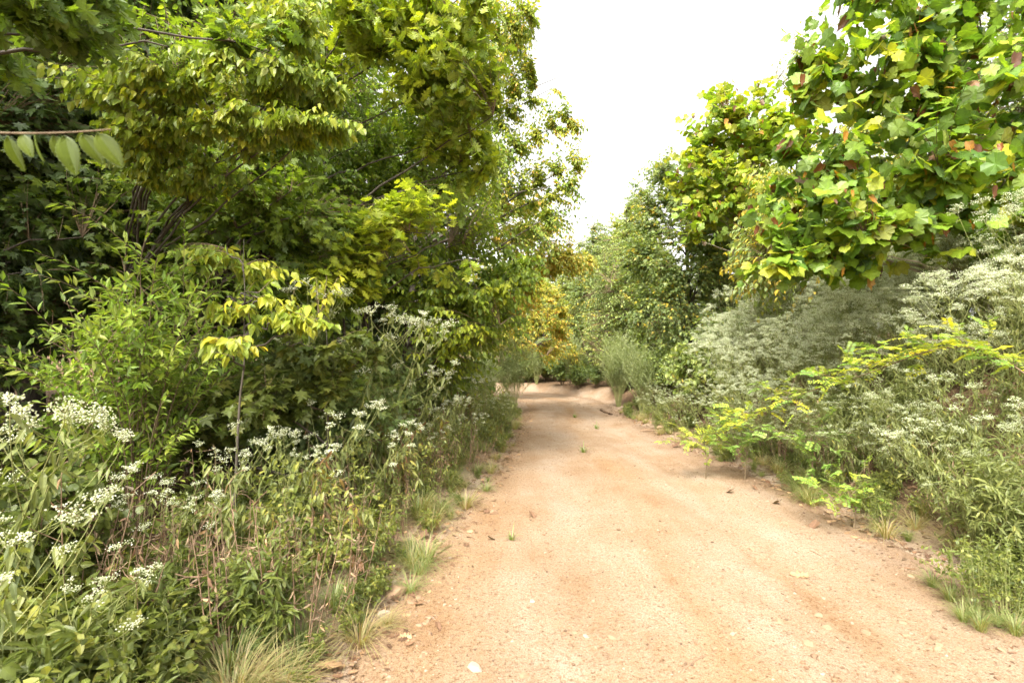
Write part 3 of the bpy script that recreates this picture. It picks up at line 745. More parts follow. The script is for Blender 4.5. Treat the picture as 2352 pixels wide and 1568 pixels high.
# ------------------------------------------------------------------ herbs and shrubs
def boneset(seed, H=1.6, lean=(0.1, 0.0), nb=9, cl=0.055, nfl=70, split=False, lsz=0.1, fl=0.0075, low_leaf=0.12, bend=0.12, fade=0.5, stw=0.0045, blo=0.5, lstep=0.06):
    """flat-topped white wildflower: stem, opposite drooping leaves, branches that end in corymbs"""
    r = np.random.default_rng(seed)
    k = 12
    t = np.linspace(0, 1, k)
    ph = r.uniform(0, 6.28)
    P = np.stack([lean[0] * H * t ** 1.6 + 0.02 * np.sin(3 * t + ph), lean[1] * H * t ** 1.6 + 0.02 * np.cos(4 * t + ph), H * t * (1 - bend * np.hypot(*lean) * t) - 0.05], -1)
    st, fo = MB(), MB()
    st.tubes(P, stw * (1.25 - 0.9 * t), 5)
    ip = lambda q: np.stack([np.interp(q, t, P[:, i]) for i in range(3)], -1)
    # leaves in pairs
    q = np.repeat(np.arange(low_leaf, 0.97, lstep / H), 2)
    an = np.where(np.arange(len(q)) % 2, 0, math.pi) + (np.arange(len(q)) // 2) * 1.57 + ph + r.normal(size=len(q)) * 0.3
    ax = np.stack([np.cos(an), np.sin(an), -0.5 - 1.2 * r.random(len(q)) - (1 - q) * 0.8], -1)
    to = (0.42 + 0.16 * r.normal(size=len(q)) + np.where(q < 0.45, 0.42 * r.random(len(q)), 0)).clip(0, 1)
    fo.leaves(LANCE, ip(q), ax, np.array([0, 0, 1.0]) + 0.4 * r.normal(size=(len(q), 3)), lsz * r.uniform(0.7, 1.25, len(q)) * (1.25 - 0.6 * q), to)
    heads = []
    bq = np.concatenate([r.uniform(blo, 0.96, nb), [1.0]])
    ba = np.arange(nb + 1) * 2.4 + ph
    for i in range(nb + 1):
        a0 = ip(bq[i])
        up = H * (1.0 - bq[i])
        out = 0.07 + 0.38 * up + 0.05 * r.random()
        if i == nb: out = 0.02
        tip = a0 + np.array([math.cos(ba[i]) * out, math.sin(ba[i]) * out, up * r.uniform(0.3, 0.95) + 0.05])
        tip[:2] += np.array(lean) * up * 0.5
        mid = (a0 + tip) / 2 + np.array([math.cos(ba[i]), math.sin(ba[i]), -0.3]) * 0.25 * out
        st.tubes(bez(a0[None], mid[None], tip[None], 6), stw * 0.5 * np.linspace(1, 0.6, 6)[None], 4)
        # small leaves on the branch
        m = 4
        tb = np.linspace(0.3, 0.95, m)[:, None]
        bp = (1 - tb) ** 2 * a0 + 2 * tb * (1 - tb) * mid + tb ** 2 * tip
        aa = r.uniform(0, 6.28, m)
        fo.leaves(LANCE, bp, np.stack([np.cos(aa), np.sin(aa), -0.3 - r.random(m)], -1), np.array([0, 0, 1.0]) + 0.4 * r.normal(size=(m, 3)), lsz * 0.6 * r.uniform(0.6, 1.2, m), (0.5 + 0.15 * r.normal(size=m)).clip(0, 1))
        # corymb: rays, each with a tuft of florets
        hb = MB()
        nr = r.integers(5, 9)
        c = cl * r.uniform(0.7, 1.3)
        ra = np.arange(nr) * 2.4 + r.uniform(0, 6)
        rr_ = c * np.sqrt((np.arange(nr) + 0.4) / nr)
        rt = tip + np.stack([np.cos(ra) * rr_, np.sin(ra) * rr_, c * 0.75 - 0.35 * rr_ ** 2 / c + 0.32 * c * r.normal(size=nr)], -1)
        st.tubes(bez(np.repeat(tip[None], nr, 0), (tip + rt) / 2 + np.array([0, 0, -0.004]), rt, 4), stw * 0.3, 3)
        n = nfl // nr + 1
        fp = (rt[:, None] + r.normal(size=(nr, n, 3)) * np.array([0.26, 0.26, 0.15]) * c).reshape(-1, 3)
        hb.leaves(FLORET, fp, rdir(len(fp), r) * 0.6 + np.array([1.0, 0, 0]), np.array([0, 0, 1.0]) + 0.5 * r.normal(size=(len(fp), 3)), fl * r.uniform(0.7, 1.3, len(fp)), (fade + 0.28 * r.normal(size=len(fp))).clip(0, 1))
        heads.append(hb)
    parts = [("stem", st.mesh("stem", M["stem"], True)), ("foliage", fo.mesh("foliage", M["herb"]))]
    if split:
        parts += [("flower_cluster", h.mesh("flower_cluster", M["flower"])) for h in heads]
    else:
        b = MB()
        b.v, b.t, b.l = sum((h.v for h in heads), []), sum((h.t for h in heads), []), sum((h.l for h in heads), [])
        o = 0
        for h in heads:
            b.f += [(f + o, m) for f, m in h.f]
            o += h.n
        parts.append(("blossom", b.mesh("blossom", M["flower"])))
    return parts


def shrub(seed, ns, H, spread, leaf, lsize, mat, stemmat="twig", lpp=22, droop=0.0, tone=(0.5, 0.2), upward=0.5, sub=3, start=0.3, arch=0.3, stw=0.005, part="foliage", wide=1.0):
    """many arching shoots from one foot, each with side shoots and leaves in pairs"""
    r = np.random.default_rng(seed)
    an = r.uniform(0, 6.28, ns)
    sp = spread * np.sqrt(r.random(ns))
    h = H * r.uniform(0.6, 1.05, ns) * (1 - 0.35 * (sp / spread) ** 2)
    A = np.stack([np.cos(an) * 0.05, np.sin(an) * 0.05, np.full(ns, -0.05)], -1)
    C = np.stack([np.cos(an) * sp, np.sin(an) * sp, h], -1)
    B = np.stack([np.cos(an) * sp * 0.35, np.sin(an) * sp * 0.35, h * (0.75 + arch)], -1)
    main = bez(A, B, C, 9)
    st, fo = MB(), MB()
    st.tubes(main, np.broadcast_to(stw * np.linspace(1, 0.35, 9), (ns, 9)), 4)
    segs = [(A, B, C, start)]
    for j in range(sub):
        t = r.uniform(start, 0.85, ns)[:, None]
        a = (1 - t) ** 2 * A + 2 * t * (1 - t) * B + t * t * C
        c = a + nrm(rdir(ns, r) * np.array([1, 1, 0.5]) + np.array([0, 0, upward])) * (0.3 * H * r.uniform(0.5, 1.1, ns))[:, None]
        b = (a + c) / 2 + np.array([0, 0, 0.05 * H])
        st.tubes(bez(a, b, c, 5), np.broadcast_to(stw * 0.5 * np.linspace(1, 0.4, 5), (ns, 5)), 3)
        segs.append((a, b, c, 0.1))
    for a, b, c, s0 in segs:
        m = lpp
        t = (s0 + (1 - s0) * (np.arange(m)[None] + r.random((ns, m))) / m)[..., None]
        p = (1 - t) ** 2 * a[:, None] + 2 * t * (1 - t) * b[:, None] + t * t * c[:, None]
        tan = nrm(2 * (1 - t) * (b - a)[:, None] + 2 * t * (c - b)[:, None])
        ph = r.uniform(0, 6.28, (ns, m, 1))
        l1 = nrm(np.cross(tan, np.array([0.3, 0.2, 1.0])))
        l2 = np.cross(tan, l1)
        ax = tan * upward + np.cos(ph) * l1 + np.sin(ph) * l2 + np.array([0, 0, -1.0]) * droop * r.uniform(0.4, 1.4, (ns, m, 1))
        nn = np.array([0, 0, 1.0]) + 0.45 * r.normal(size=(ns, m, 3))
        to = (tone[0] + tone[1] * 0.6 * r.normal(size=(ns, 1)) + tone[1] * 0.6 * r.normal(size=(ns, m))).clip(0, 1)
        fo.leaves(leaf, p.reshape(-1, 3), ax.reshape(-1, 3), nn.reshape(-1, 3), (lsize * r.uniform(0.6, 1.2, (ns, m))).ravel(), to.ravel(), wide=np.full(ns * m, wide))
    return [("stem", st.mesh("stem", M[stemmat], True)), (part, fo.mesh(part, M[mat]))]


def pinnate(mb, p, ax, up, L, r, pairs=8, tone=0.5, lf=0.034):
    """one compound leaf: rachis with leaflet pairs"""
    ax = ax / np.linalg.norm(ax)
    C = p + ax * L + np.array([0, 0, -0.25 * L])
    B = p + ax * L * 0.5 + np.array([0, 0, 0.06 * L])
    K = bez(p[None], B[None], C[None], 6)
    mb.tubes(K, 0.0013, 3, 0.5, 1)
    t = np.repeat(np.linspace(0.22, 1.0, pairs), 2)
    q = np.stack([np.interp(t, np.linspace(0, 1, 6), K[0, :, i]) for i in range(3)], -1)
    lat = np.cross(ax, up); lat = lat / np.linalg.norm(lat)
    sd = np.where(np.arange(len(t)) % 2, 1.0, -1.0)[:, None]
    a = lat * sd + ax * 0.35 + np.array([0, 0, -0.15]) + 0.12 * r.normal(size=(len(t), 3))
    mb.leaves(LEAFLET, q, a, up + 0.25 * r.normal(size=(len(t), 3)), lf * r.uniform(0.8, 1.1, len(t)), (tone + 0.06 * r.normal(size=len(t))).clip(0, 1))


def locust(seed, path, n, L=0.16, tone=(0.5, 0.2), tone_end=None, sides=0, base=None):
    """locust shoot along a given path (world), compound leaves to both sides"""
    r = np.random.default_rng(seed)
    path = np.asarray(path, float)
    base = path[0] if base is None else base
    k = 40
    s = np.linspace(0, 1, len(path))
    ss = np.linspace(0, 1, k)
    P = np.stack([_smooth(np.interp(ss, s, path[:, i]), 3) for i in range(3)], -1)
    st, fo = MB(), MB()
    st.tubes(P - base, 0.008 * (1.1 - 0.85 * ss), 6)
    T = nrm(np.gradient(P, axis=0))
    pts = [(P[int(i)], T[int(i)], i / k) for i in np.linspace(k * 0.18, k - 1, n)]
    for j in range(sides):
        i = int(r.uniform(0.25, 0.95) * k)
        e = P[i] + nrm(T[i] * 0.4 + r.normal(size=3) * np.array([0.6, 0.6, 0.2]) + np.array([0, 0, 0.3])) * r.uniform(0.2, 0.45)
        B = (P[i] + e) / 2 + np.array([0, 0, 0.05])
        st.tubes(bez(P[i][None], B[None], e[None], 6) - base, 0.003 * np.linspace(1, 0.5, 6)[None], 4)
        for t in (0.4, 0.6, 0.8, 1.0):
            pts.append((P[i] + (e - P[i]) * t + np.array([0, 0, 0.05 * t * (1 - t)]), nrm(e - P[i]), i / k))
    for p, tn, f in pts:
        lt = np.cross(tn, np.array([0, 0, 1.0]))
        ax = tn * 0.45 + lt * r.choice([-1, 1]) * r.uniform(0.6, 1) + np.array([0, 0, r.uniform(-0.1, 0.6)]) + 0.2 * r.normal(size=3)
        to = tone[0] + tone[1] * r.normal() + (0 if tone_end is None else tone_end * f)
        pinnate(fo, p - base, ax, nrm(np.array([0, 0, 1.0]) + 0.35 * r.normal(size=3)), L * r.uniform(0.75, 1.2), r, 8, to, L * 0.23)
    return [("stem", st.mesh("stem", M["twig"], True)), ("foliage", fo.mesh("foliage", [M["locust"], M["stem"]]))], base


def tuft(seed, n, h, spread, mat="grass", w=0.006, tone=(0.45, 0.22), arch=0.6):
    r = np.random.default_rng(seed)
    an = r.uniform(0, 6.28, n)
    A = np.stack([np.cos(an), np.sin(an), 0 * an], -1) * (0.15 * spread * r.random(n))[:, None]
    A[:, 2] = -0.02
    L = h * r.uniform(0.5, 1.1, n)
    o = spread * r.uniform(0.3, 1.2, n)
    C = A + np.stack([np.cos(an) * o, np.sin(an) * o, L * (1 - arch * r.random(n))], -1)
    B = A + np.stack([np.cos(an) * o * 0.3, np.sin(an) * o * 0.3, L * 0.9], -1)
    P = bez(A, B, C, 6)
    lat = np.stack([-np.sin(an), np.cos(an), 0 * an], -1)[:, None, :] * (w * np.array([0.7, 1, 0.95, 0.8, 0.5, 0.05]))[None, :, None]
    V = np.stack([P - lat, P + lat], 2).reshape(n, 12, 3)
    q = np.array([(2 * i, 2 * i + 1, 2 * i + 3, 2 * i + 2) for i in range(5)])
    mb = MB()
    mb.add(V, (q[None] + (np.arange(n) * 12)[:, None, None]).reshape(-1, 4), np.repeat((tone[0] + tone[1] * r.normal(size=n)).clip(0, 1), 12), 1.0)
    return mb.mesh("grass_tuft", M[mat], True)


def drystem(seed, H, n=5, lean=0.35):
    """leafless brown stalks with a few shrivelled leaves"""
    r = np.random.default_rng(seed)
    st, fo = MB(), MB()
    for i in range(n):
        a = r.uniform(0, 6.28)
        h = H * r.uniform(0.5, 1)
        A = np.array([0.03 * math.cos(a), 0.03 * math.sin(a), -0.04])
        C = np.array([math.cos(a) * lean * h * r.random(), math.sin(a) * lean * h * r.random(), h])
        B = (A + C) / 2 + r.normal(size=3) * 0.05 * h
        K = bez(A[None], B[None], C[None], 8)
        st.tubes(K, 0.0029 * np.linspace(1, 0.4, 8)[None], 4)
        for j in range(5):
            p = K[0, r.integers(3, 8)]
            e = p + nrm(r.normal(size=3) + np.array([0, 0, 0.8])) * 0.22 * h * r.random()
            st.tubes(bez(p[None], ((p + e) / 2 + r.normal(size=3) * 0.01)[None], e[None], 4), 0.0016, 3)
        m = 7
        p = K[0, r.integers(2, 8, m)]
        fo.leaves(LANCE, p, r.normal(size=(m, 3)) + np.array([0, 0, -1.2]), rdir(m, r), 0.036 * r.uniform(0.5, 1.2, m), r.random(m))
    return [("stem", st.mesh("stem", M["dry"], True)), ("foliage", fo.mesh("foliage", M["dead"]))]


# --- white boneset on the right bank: three strips that look different
BR = [boneset(100 + i, H=1.45 + 0.1 * i, lean=((-0.16, 0.0, -0.22, -0.08, -0.3, 0.05)[i], (0.05, -0.1, 0, 0.1, -.05, -.15)[i]), nb=24 + i, cl=0.058, nfl=120, blo=0.3, lstep=0.035, lsz=0.075, fl=0.0088, fade=0.42) for i in range(6)]
BN = [boneset(120 + i, H=1.25 + 0.12 * i, lean=((-0.45, -0.6, -0.35)[i], (-0.1, 0.1, 0.0)[i]), nb=12, cl=0.045, nfl=60, blo=0.35, lstep=0.045, lsz=0.1, fl=0.0085, fade=0.3, bend=0.5) for i in range(3)]
n1 = n2 = n3 = 0
rr = np.random.default_rng(77)
for y0 in np.arange(2.2, 10.6, 0.31):
    for e0 in np.arange(0.7, 4.4, 0.34):
        y = y0 + rr.uniform(-0.2, 0.2)
        d, w, ix = road_coord(1.4, y)
        x = CX[ix[0]] + CW[ix[0]] + e0 + rr.uniform(-0.2, 0.2)
        if x / max(y, .1) > 1.35 or (e0 > 3.0 and rr.random() < 0.4) or (y > 7.2 and e0 > 2.6):
            continue
        dome = y > 6.3
        if e0 < 1.15:
            if dome and rr.random() < .4: continue
            n1 += 1
            put(BN[n1 % 3], "boneset_plant", "white boneset stem leaning out over the edge of the road from the right bank", "wildflower", x, y, "boneset stems leaning from the right bank", rr.uniform(0.55, 0.9), rz=rr.uniform(-0.7, 0.7), tilt=.05)
        elif dome:
            n2 += 1
            put(BR[n2 % 6], "boneset_plant", "pale boneset in the rounded clump under the sweetgum", "wildflower", x, y, "boneset in the rounded far clump", rr.uniform(0.85, 1.15), tilt=.08)
        else:
            n3 += 1
            put(BR[n3 % 6], "boneset_plant", "white-topped boneset crowded on the slope under the large sycamore", "wildflower", x, y, "boneset crowding the right slope", rr.uniform(0.8, 1.1), tilt=.08)
for i in range(44):
    y = rr.uniform(3.0, 12.5)
    _, w_, k_ = road_coord(1.4, y)
    put(BN[i % 3], "boneset_plant", "low white boneset hanging over the sandy margin of the right bank", "wildflower", CX[k_[0]] + CW[k_[0]] + rr.uniform(0.18, 0.7), y, "low boneset on the right margin", rr.uniform(0.42, 0.72), rz=rr.uniform(-0.8, 0.8), tilt=.06)
for i in range(34):
    y = rr.uniform(6.2, 10.8)
    _, w_, k_ = road_coord(1.4, y)
    put(BR[i % 6], "boneset_plant", "pale boneset in the rounded clump under the sweetgum", "wildflower", CX[k_[0]] + CW[k_[0]] + rr.uniform(0.5, 1.7), y, "boneset in the rounded far clump", rr.uniform(0.8, 1.12), tilt=.12)
print("boneset right", n1, n2, n3)

# --- boneset on the left edge, each placed where the photo shows it
BL = [boneset(140 + i, H=h, lean=l, nb=nb, cl=0.043, nfl=64, split=True, blo=0.45, lstep=0.05, lsz=0.115, fl=0.0085, fade=0.6, bend=0.35) for i, (h, l, nb) in enumerate([(1.35, (0.28, -0.1), 11), (1.1, (0.4, -0.15), 10), (1.6, (0.2, 0.1), 12), (0.95, (0.5, 0.0), 9)])]


def boneset_to(ps, H, lean, px, py, d, label, group=None, base_shift=0.0):
    """stand a boneset on the ground so that its head comes near the given place"""
    tip = at(px, py, d)
    x, y = tip[0], tip[1]
    for _ in range(6):
        s = max(0.3, (tip[2] - hz(x, y)) / (H * 1.0))
        x, y = tip[0] - lean[0] * H * s, tip[1] - lean[1] * H * s
    return place(ps, "boneset_plant", label, "wildflower", (x, y, hz(x, y)), group, (R.normal() * .03, R.normal() * .03, R.normal() * .1), s)


HL = [(1.35, (0.28, -0.1)), (1.1, (0.4, -0.15)), (1.6, (0.2, 0.1)), (0.95, (0.5, 0.0))]
left_b = [(770, 640, 4.7, 2, "tall boneset topped by white clusters against the maple leaves"), (880, 680, 4.7, 2, "tall boneset with white heads between the oak sapling and the road"), (985, 700, 4.9, 0, "boneset with its white head nodding toward the road before the dark hollow"),
          (830, 905, 3.9, 1, "boneset with the broad flat white head at mid height beside the road"), (1010, 830, 5.2, 0, "boneset with a grey-white head nearest the dark hollow and the road"), (560, 1000, 3.3, 1, "boneset with dense white heads low in front of the maple sapling"),
          (640, 960, 3.5, 0, "boneset with loose white heads just behind the dense low one"), (400, 1075, 2.8, 3, "leaning boneset with bright white clusters above the dry stems"), (470, 1090, 2.9, 3, "second leaning boneset with bright clusters, on the road side of its twin"),
          (110, 862, 1.95, 0, "boneset with a flat white umbrella head before the dead brown stems"), (170, 895, 2.1, 0, "boneset with a small white head beside the flat umbrella head"), (110, 1130, 1.6, 1, "blurred boneset close to the camera with pale heads"), (300, 1240, 1.9, 3, "low boneset close to the camera with yellowing stems"),
          (700, 690, 5.0, 2, "boneset partly hidden behind the tallest white heads"), (920, 960, 4.2, 1, "boneset with greenish heads hanging over the verge grass"), (760, 980, 3.7, 3, "boneset with many thin white heads behind the broad flat one")]
for px, py, d, k, lb in left_b:
    boneset_to(BL[k], *HL[k], px, py, d, lb)
rr = np.random.default_rng(78)
for i in range(14):
    y = rr.uniform(3.2, 11)
    d, w, ix = road_coord(0, y)
    x = CX[ix[0]] - CW[ix[0]] - rr.uniform(0.25, 1.0)
    put(BL[i % 4], "boneset_plant", "green boneset with few flowers in the weedy left verge", "wildflower", x, y, "green boneset along the left verge", rr.uniform(0.45, 0.85), rz=rr.uniform(-.5, .5), tilt=.06)

# --- shrubs
ps = shrub(200, 46, 2.1, 0.62, PRIVET, 0.075, "privet", lpp=22, upward=0.75, tone=(0.7, 0.18), sub=5, start=0.16, arch=0.2)
c = at(330, 700, 3.5)
put(ps, "privet_shrub", "pale green shrub with narrow upright leaves before the dark wood", "shrub", c[0], c[1], None, 1.0, rz=0.3)
ps = shrub(201, 30, 1.5, 0.55, PRIVET, 0.07, "privet", lpp=16, upward=0.6, tone=(0.45, 0.2), sub=3, start=0.2, arch=0.25)
c = at(250, 900, 3.6)
put(ps, "privet_shrub", "looser pale shrub low under the upright pale shrub", "shrub", c[0], c[1], None, 0.9, rz=1.3)
ps = shrub(202, 26, 1.15, 0.6, ROUND, 0.062, "forb", lpp=20, upward=0.4, droop=.2, tone=(0.35, 0.2), sub=3, start=0.2)
for x, y, lb in ((-3.4, 3.3, "dark rounded bush at the very edge of the left wood"), (-2.3, 2.5, "leafy bush behind the flat white umbrella head"), (-3.0, 4.6, "leafy bush between the maple sapling and the dark wood"), (-4.4, 5.0, "leafy bush deep under the maple")):
    put(ps, "leafy_bush", lb, "bush", x, y, None, 0.8)
FN = [shrub(210 + i, 60, 1.95, 0.72, NEEDLE, 0.055, "fennel", "stem", lpp=46, upward=1.1, tone=(0.55, 0.22), sub=5, start=0.3, arch=0.15, part="foliage", wide=0.16, stw=.004) for i in range(2)]
for x, y, s, k, lb in ((0.05, 14.6, 1.12, 0, "round feathery bush standing at the left road edge near the bend"), (-0.75, 12.8, 0.8, 1, "smaller feathery bush before the round one on the left edge"), (3.6, 16.4, 1.1, 1, "feathery grey-green bush at the inside of the right edge"), (4.2, 18.6, 1.2, 0, "feathery bush just past the grey-green one"),
                         (4.6, 21.2, 1.25, 1, "feathery bush on the far bank near the driftwood"), (3.0, 23.6, 1.2, 0, "feathery bush at the middle of the far bank"), (3.6, 13.4, 0.95, 0, "low feathery bush under the sweetgum"), (4.2, 11.6, 0.8, 1, "low feathery bush beside the rounded boneset clump"), (1.3, 25.6, 1.1, 1, "feathery bush where the road bends away")):
    put(FN[k], "feathery_bush", lb, "bush", x, y, None, s)
ps = shrub(220, 20, 2.2, 1.2, SMALL, 0.11, "orange", lpp=9, upward=0.3, droop=0.8, tone=(0.5, 0.2), sub=3, start=0.4)
c = at(1310, 850, 23.2)
put(ps, "orange_bush", "small bush with drooping orange leaves on the far bank", "bush", c[0], c[1] + .4, None, 1.0)
FB = [shrub(230 + i, 40, 1.5, 0.9, leaf, 0.1, mat, lpp=18, upward=0.4, droop=0.3, tone=(0.5, 0.22), sub=4, start=0.2) for i, (leaf, mat) in enumerate(((SMALL, "far"), (STAR, "gum")))]
rr = np.random.default_rng(79)
for i in range(84):
    if i < 26: x, y = rr.uniform(-2, 7.5), rr.uniform(27.5, 33)
    elif i < 42: x, y = rr.uniform(3.9, 6.5), rr.uniform(10, 22)
    elif i < 58: x, y = rr.uniform(-2.8, -0.9), rr.uniform(8, 21)
    else: x, y = rr.uniform(-3.6, -1.7), rr.uniform(4.6, 9)
    d, w, _ = road_coord(x, y)
    if i < 26:
        k = rr.integers(np.argmin(abs(CY - 19)), np.argmin(abs(CY - 26.5)))
        o = CW[k] + rr.uniform(0.35, 2.4)
        x, y = CX[k] + CT[k, 1] * o, CY[k] - CT[k, 0] * o
        d, w, _ = road_coord(x, y)
    if abs(d[0]) < w[0] + (0.3 if i < 26 else 0.6): continue
    g = ("far bank", "sweetgum side", "left wood edge")[0 if i < 26 else 1 if i < 42 else 2]
    put(FB[(i * 7 // 3) % 2], "low_bush", f"low green bush in the undergrowth of the {g}", "bush", x, y, f"low bushes of the {g}", rr.uniform(0.6, 1.15))

rr = np.random.default_rng(83)
for i in range(34):
    y = rr.uniform(5, 17)
    x = rr.uniform(6.6, 9.5) + 0.25 * y
    put(FB[i % 2], "low_bush", "tall green bush closing the view behind the right bank", "bush", x, y, "bushes behind the right bank", rr.uniform(1.0, 1.6))
HB = [shrub(240 + i, 18, 0.85, 0.3, LANCE, 0.062, "herb", "stem", lpp=14, upward=0.7, droop=0.5, tone=(0.45, 0.25), sub=2, start=0.1, stw=.003) for i in range(2)]
for i in range(70):
    y = rr.uniform(2.3, 9.5)
    _, w_, k_ = road_coord(1.4, y)
    e = rr.uniform(0.6, 3.0)
    x = CX[k_[0]] + CW[k_[0]] + e
    if x > 1.3 * y: continue
    put(HB[i % 2], "leafy_herb", "green leafy herb between the white flowers of the right bank", "weed", x, y, "leafy herbs among the right bank flowers", rr.uniform(0.7, 1.15), tilt=.1)

# --- locust
g = lambda x, y, z: np.array([x, y, hz(x, y) + z])
ps, b = locust(300, [g(4.55, 3.7, 0), g(4.4, 3.75, .5), at(2290, 800, 4.1), at(2150, 790, 4.3), at(2000, 860, 4.8), at(1830, 905, 5.6), at(1720, 955, 6.2), at(1640, 1010, 6.7)], 78, 0.2, (0.6, 0.12), 0.0, 40)
place(ps, "locust_sapling", "arching locust with yellow-green feathered leaves bending down from the flower slope", "sapling", b)
for i, (px, py, d, h, tn, lb) in enumerate(((1620, 1060, 6.5, .5, .66, "small yellow locust seedling at the road edge"), (1710, 1075, 6.4, .45, .45, "green locust seedling beside the yellow one"), (1690, 960, 7.4, .6, .35, "bushy dark green locust seedling under the arching one"), (1860, 1000, 5.6, .7, .4, "locust seedling shaded by the boneset stems"), (1960, 1190, 4.6, .3, .5, "tiny locust seedling alone on the sandy road margin"))):
    c = at(px, py, d)
    p0 = g(c[0], c[1], 0)
    ps, b = locust(310 + i, [p0, p0 + [0.03, 0, h * .6], p0 + [-0.1, -0.05, h], p0 + [-0.32, -0.12, h * .95]], 16, 0.17, (tn, 0.07), None, 9)
    place(ps, "locust_seedling", lb, "seedling", b)

# --- dead stems and weeds
ps = drystem(330, 1.9, 9, 0.3)
c = at(140, 760, 3.6)
put(ps, "dead_shrub", "bundle of dead brown stems before the dark wood", "dead shrub", c[0], c[1], None, 1.0)
DS = [drystem(340 + i, 0.62, 6, 0.5) for i in range(4)]
FO = [shrub(350 + i, 11 + 3 * i, 0.42, 0.22, (ROUND, SMALL, LEAFLET, LANCE)[i], (0.038, 0.045, 0.03, 0.07)[i], "forb", "stem", lpp=9, upward=0.4, droop=0.2, tone=((0.6, 0.7, 0.5, 0.4)[i], 0.2), sub=2, start=0.15, stw=.0025) for i in range(4)]
GT = [tuft(370 + i, 150, 0.3, 0.27, tone=((0.45, 0.62, 0.85, .5)[i], 0.18), w=0.0022) for i in range(4)]
rr = np.random.default_rng(80)


def verge(n, side, ymin, ymax, emin, emax, power=1.6):
    out = []
    while len(out) < n:
        y = ymin + (ymax - ymin) * rr.random() ** power
        e = rr.uniform(emin, emax)
        _, w, ix = road_coord(1.4, y)
        i = ix[0]
        x = CX[i] + side * (CW[i] + e)
        if abs(x) < 1.2 * y + 0.5: out.append((x, y, e))
    return out


for i, (x, y, e) in enumerate(verge(80, -1, 2.3, 10, 0.15, 1.5)):
    put(DS[i % 4], "dry_weed", "dry brown weed stalks standing in the left verge", "weed", x, y, "dry weeds of the left verge", rr.uniform(0.6, 1.5), tilt=.1)
for i, (x, y, e) in enumerate(verge(34, 1, 2.4, 8, 0.3, 1.2)):
    put(DS[i % 4], "dry_weed", "dry brown weed stalks in the shade under the right bank flowers", "weed", x, y, "dry weeds under the right bank", rr.uniform(0.7, 1.6), tilt=.12)
for i, (x, y, e) in enumerate(verge(210, -1, 1.0, 14, 0.05, 1.7)):
    put(FO[i % 4], "leafy_weed", "low green leafy weed in the left verge", "weed", x, y, "leafy weeds of the left verge", rr.uniform(0.5, 1.25) * (0.6 if e < .25 else 1))
VH = [shrub(245 + i, (9, 7, 12, 6)[i], (0.8, 0.95, 0.65, 0.9)[i], (0.26, 0.2, 0.3, .35)[i], (LANCE, LANCE, PRIVET, SMALL)[i], (0.085, 0.1, 0.055, 0.05)[i], ("herb", "herb", "forb", "forb")[i], ("stem", "dry", "dry", "stem")[i], lpp=(10, 8, 14, 12)[i], upward=0.3, droop=(1.3, 1.6, .4, .5)[i], tone=((0.55, 0.8, .45, .6)[i], 0.25), sub=2, start=0.15, stw=.003) for i in range(4)]
for i, (x, y, e) in enumerate(verge(80, -1, 3.0, 13, 0.15, 1.2, 1.1)):
    put(VH[i % 4], "leafy_herb", "tall drooping green herb in the left verge wall", "weed", x, y, "tall herbs of the left verge", rr.uniform(0.6, 1.15) * (.7 if e < .3 else 1), tilt=.1)
for i, (x, y, e) in enumerate(verge(120, 1, 2.4, 16, -0.02, 1.0)):
    put(FO[(1, 2, 3)[i % 3]], "leafy_weed", "low green leafy weed at the foot of the right bank", "weed", x, y, "leafy weeds under the right bank", rr.uniform(0.4, 0.9))
for i, (px, py, d) in enumerate(((2250, 1290, 3.0), (2310, 1330, 2.95), (2200, 1240, 3.25), (2330, 1260, 3.15), (2280, 1240, 3.3))):
    c = at(px, py, d)
    put(FO[2], "leafy_weed", "bright green fine-leaved weed at the corner of the right bank", "weed", c[0], c[1], "bright weeds at the right bank corner", 0.95)
for i, (x, y, e) in enumerate(verge(118, -1, 1.0, 12, -0.05, 1.2)):
    o = link("grass_tuft", GT[i % 4], None, "grass tuft in the left verge of the road", "grass tuft", "grass tufts of the left verge")
    o.location = (x, y, hz(x, y)); o.rotation_euler = (0, 0, rr.uniform(0, 6.28)); o.scale = (rr.uniform(0.5, 1.3) * (0.45 if e < .2 else 0.8),) * 3
for i, (x, y, e) in enumerate(verge(36, 1, 2.4, 14, 0.0, 0.8)):
    o = link("grass_tuft", GT[i % 4], None, "grass tuft at the foot of the right bank", "grass tuft", "grass tufts under the right bank")
    o.location = (x, y, hz(x, y)); o.rotation_euler = (0, 0, rr.uniform(0, 6.28)); o.scale = (rr.uniform(0.4, 1.0),) * 3
for i, (px, py, d, sc_) in enumerate(((60, 1240, 1.9, 1.3), (150, 1330, 1.9, 1.2), (40, 1420, 1.6, 1.1), (250, 1300, 2.2, 1.3), (230, 1430, 1.9, 1.1), (330, 1400, 2.2, 1.2), (120, 1500, 1.6, 1.0), (400, 1480, 2.1, 1.0), (20, 1150, 2.1, 1.4), (430, 1290, 2.6, 1.2), (150, 1180, 2.3, 1.4))):
    c = at(px, py, d)
    put(FO[(1, 3, 1, 0)[i % 4]], "leafy_weed", "bright yellow-green leafy weed low beside the camera", "weed", c[0], c[1], "yellow-green weeds close to the camera", sc_)
MT = [tuft(380 + i, 120, 0.26, 0.34, tone=((0.8, 0.55, 0.9)[i], 0.16), w=0.002, arch=0.95) for i in range(3)]
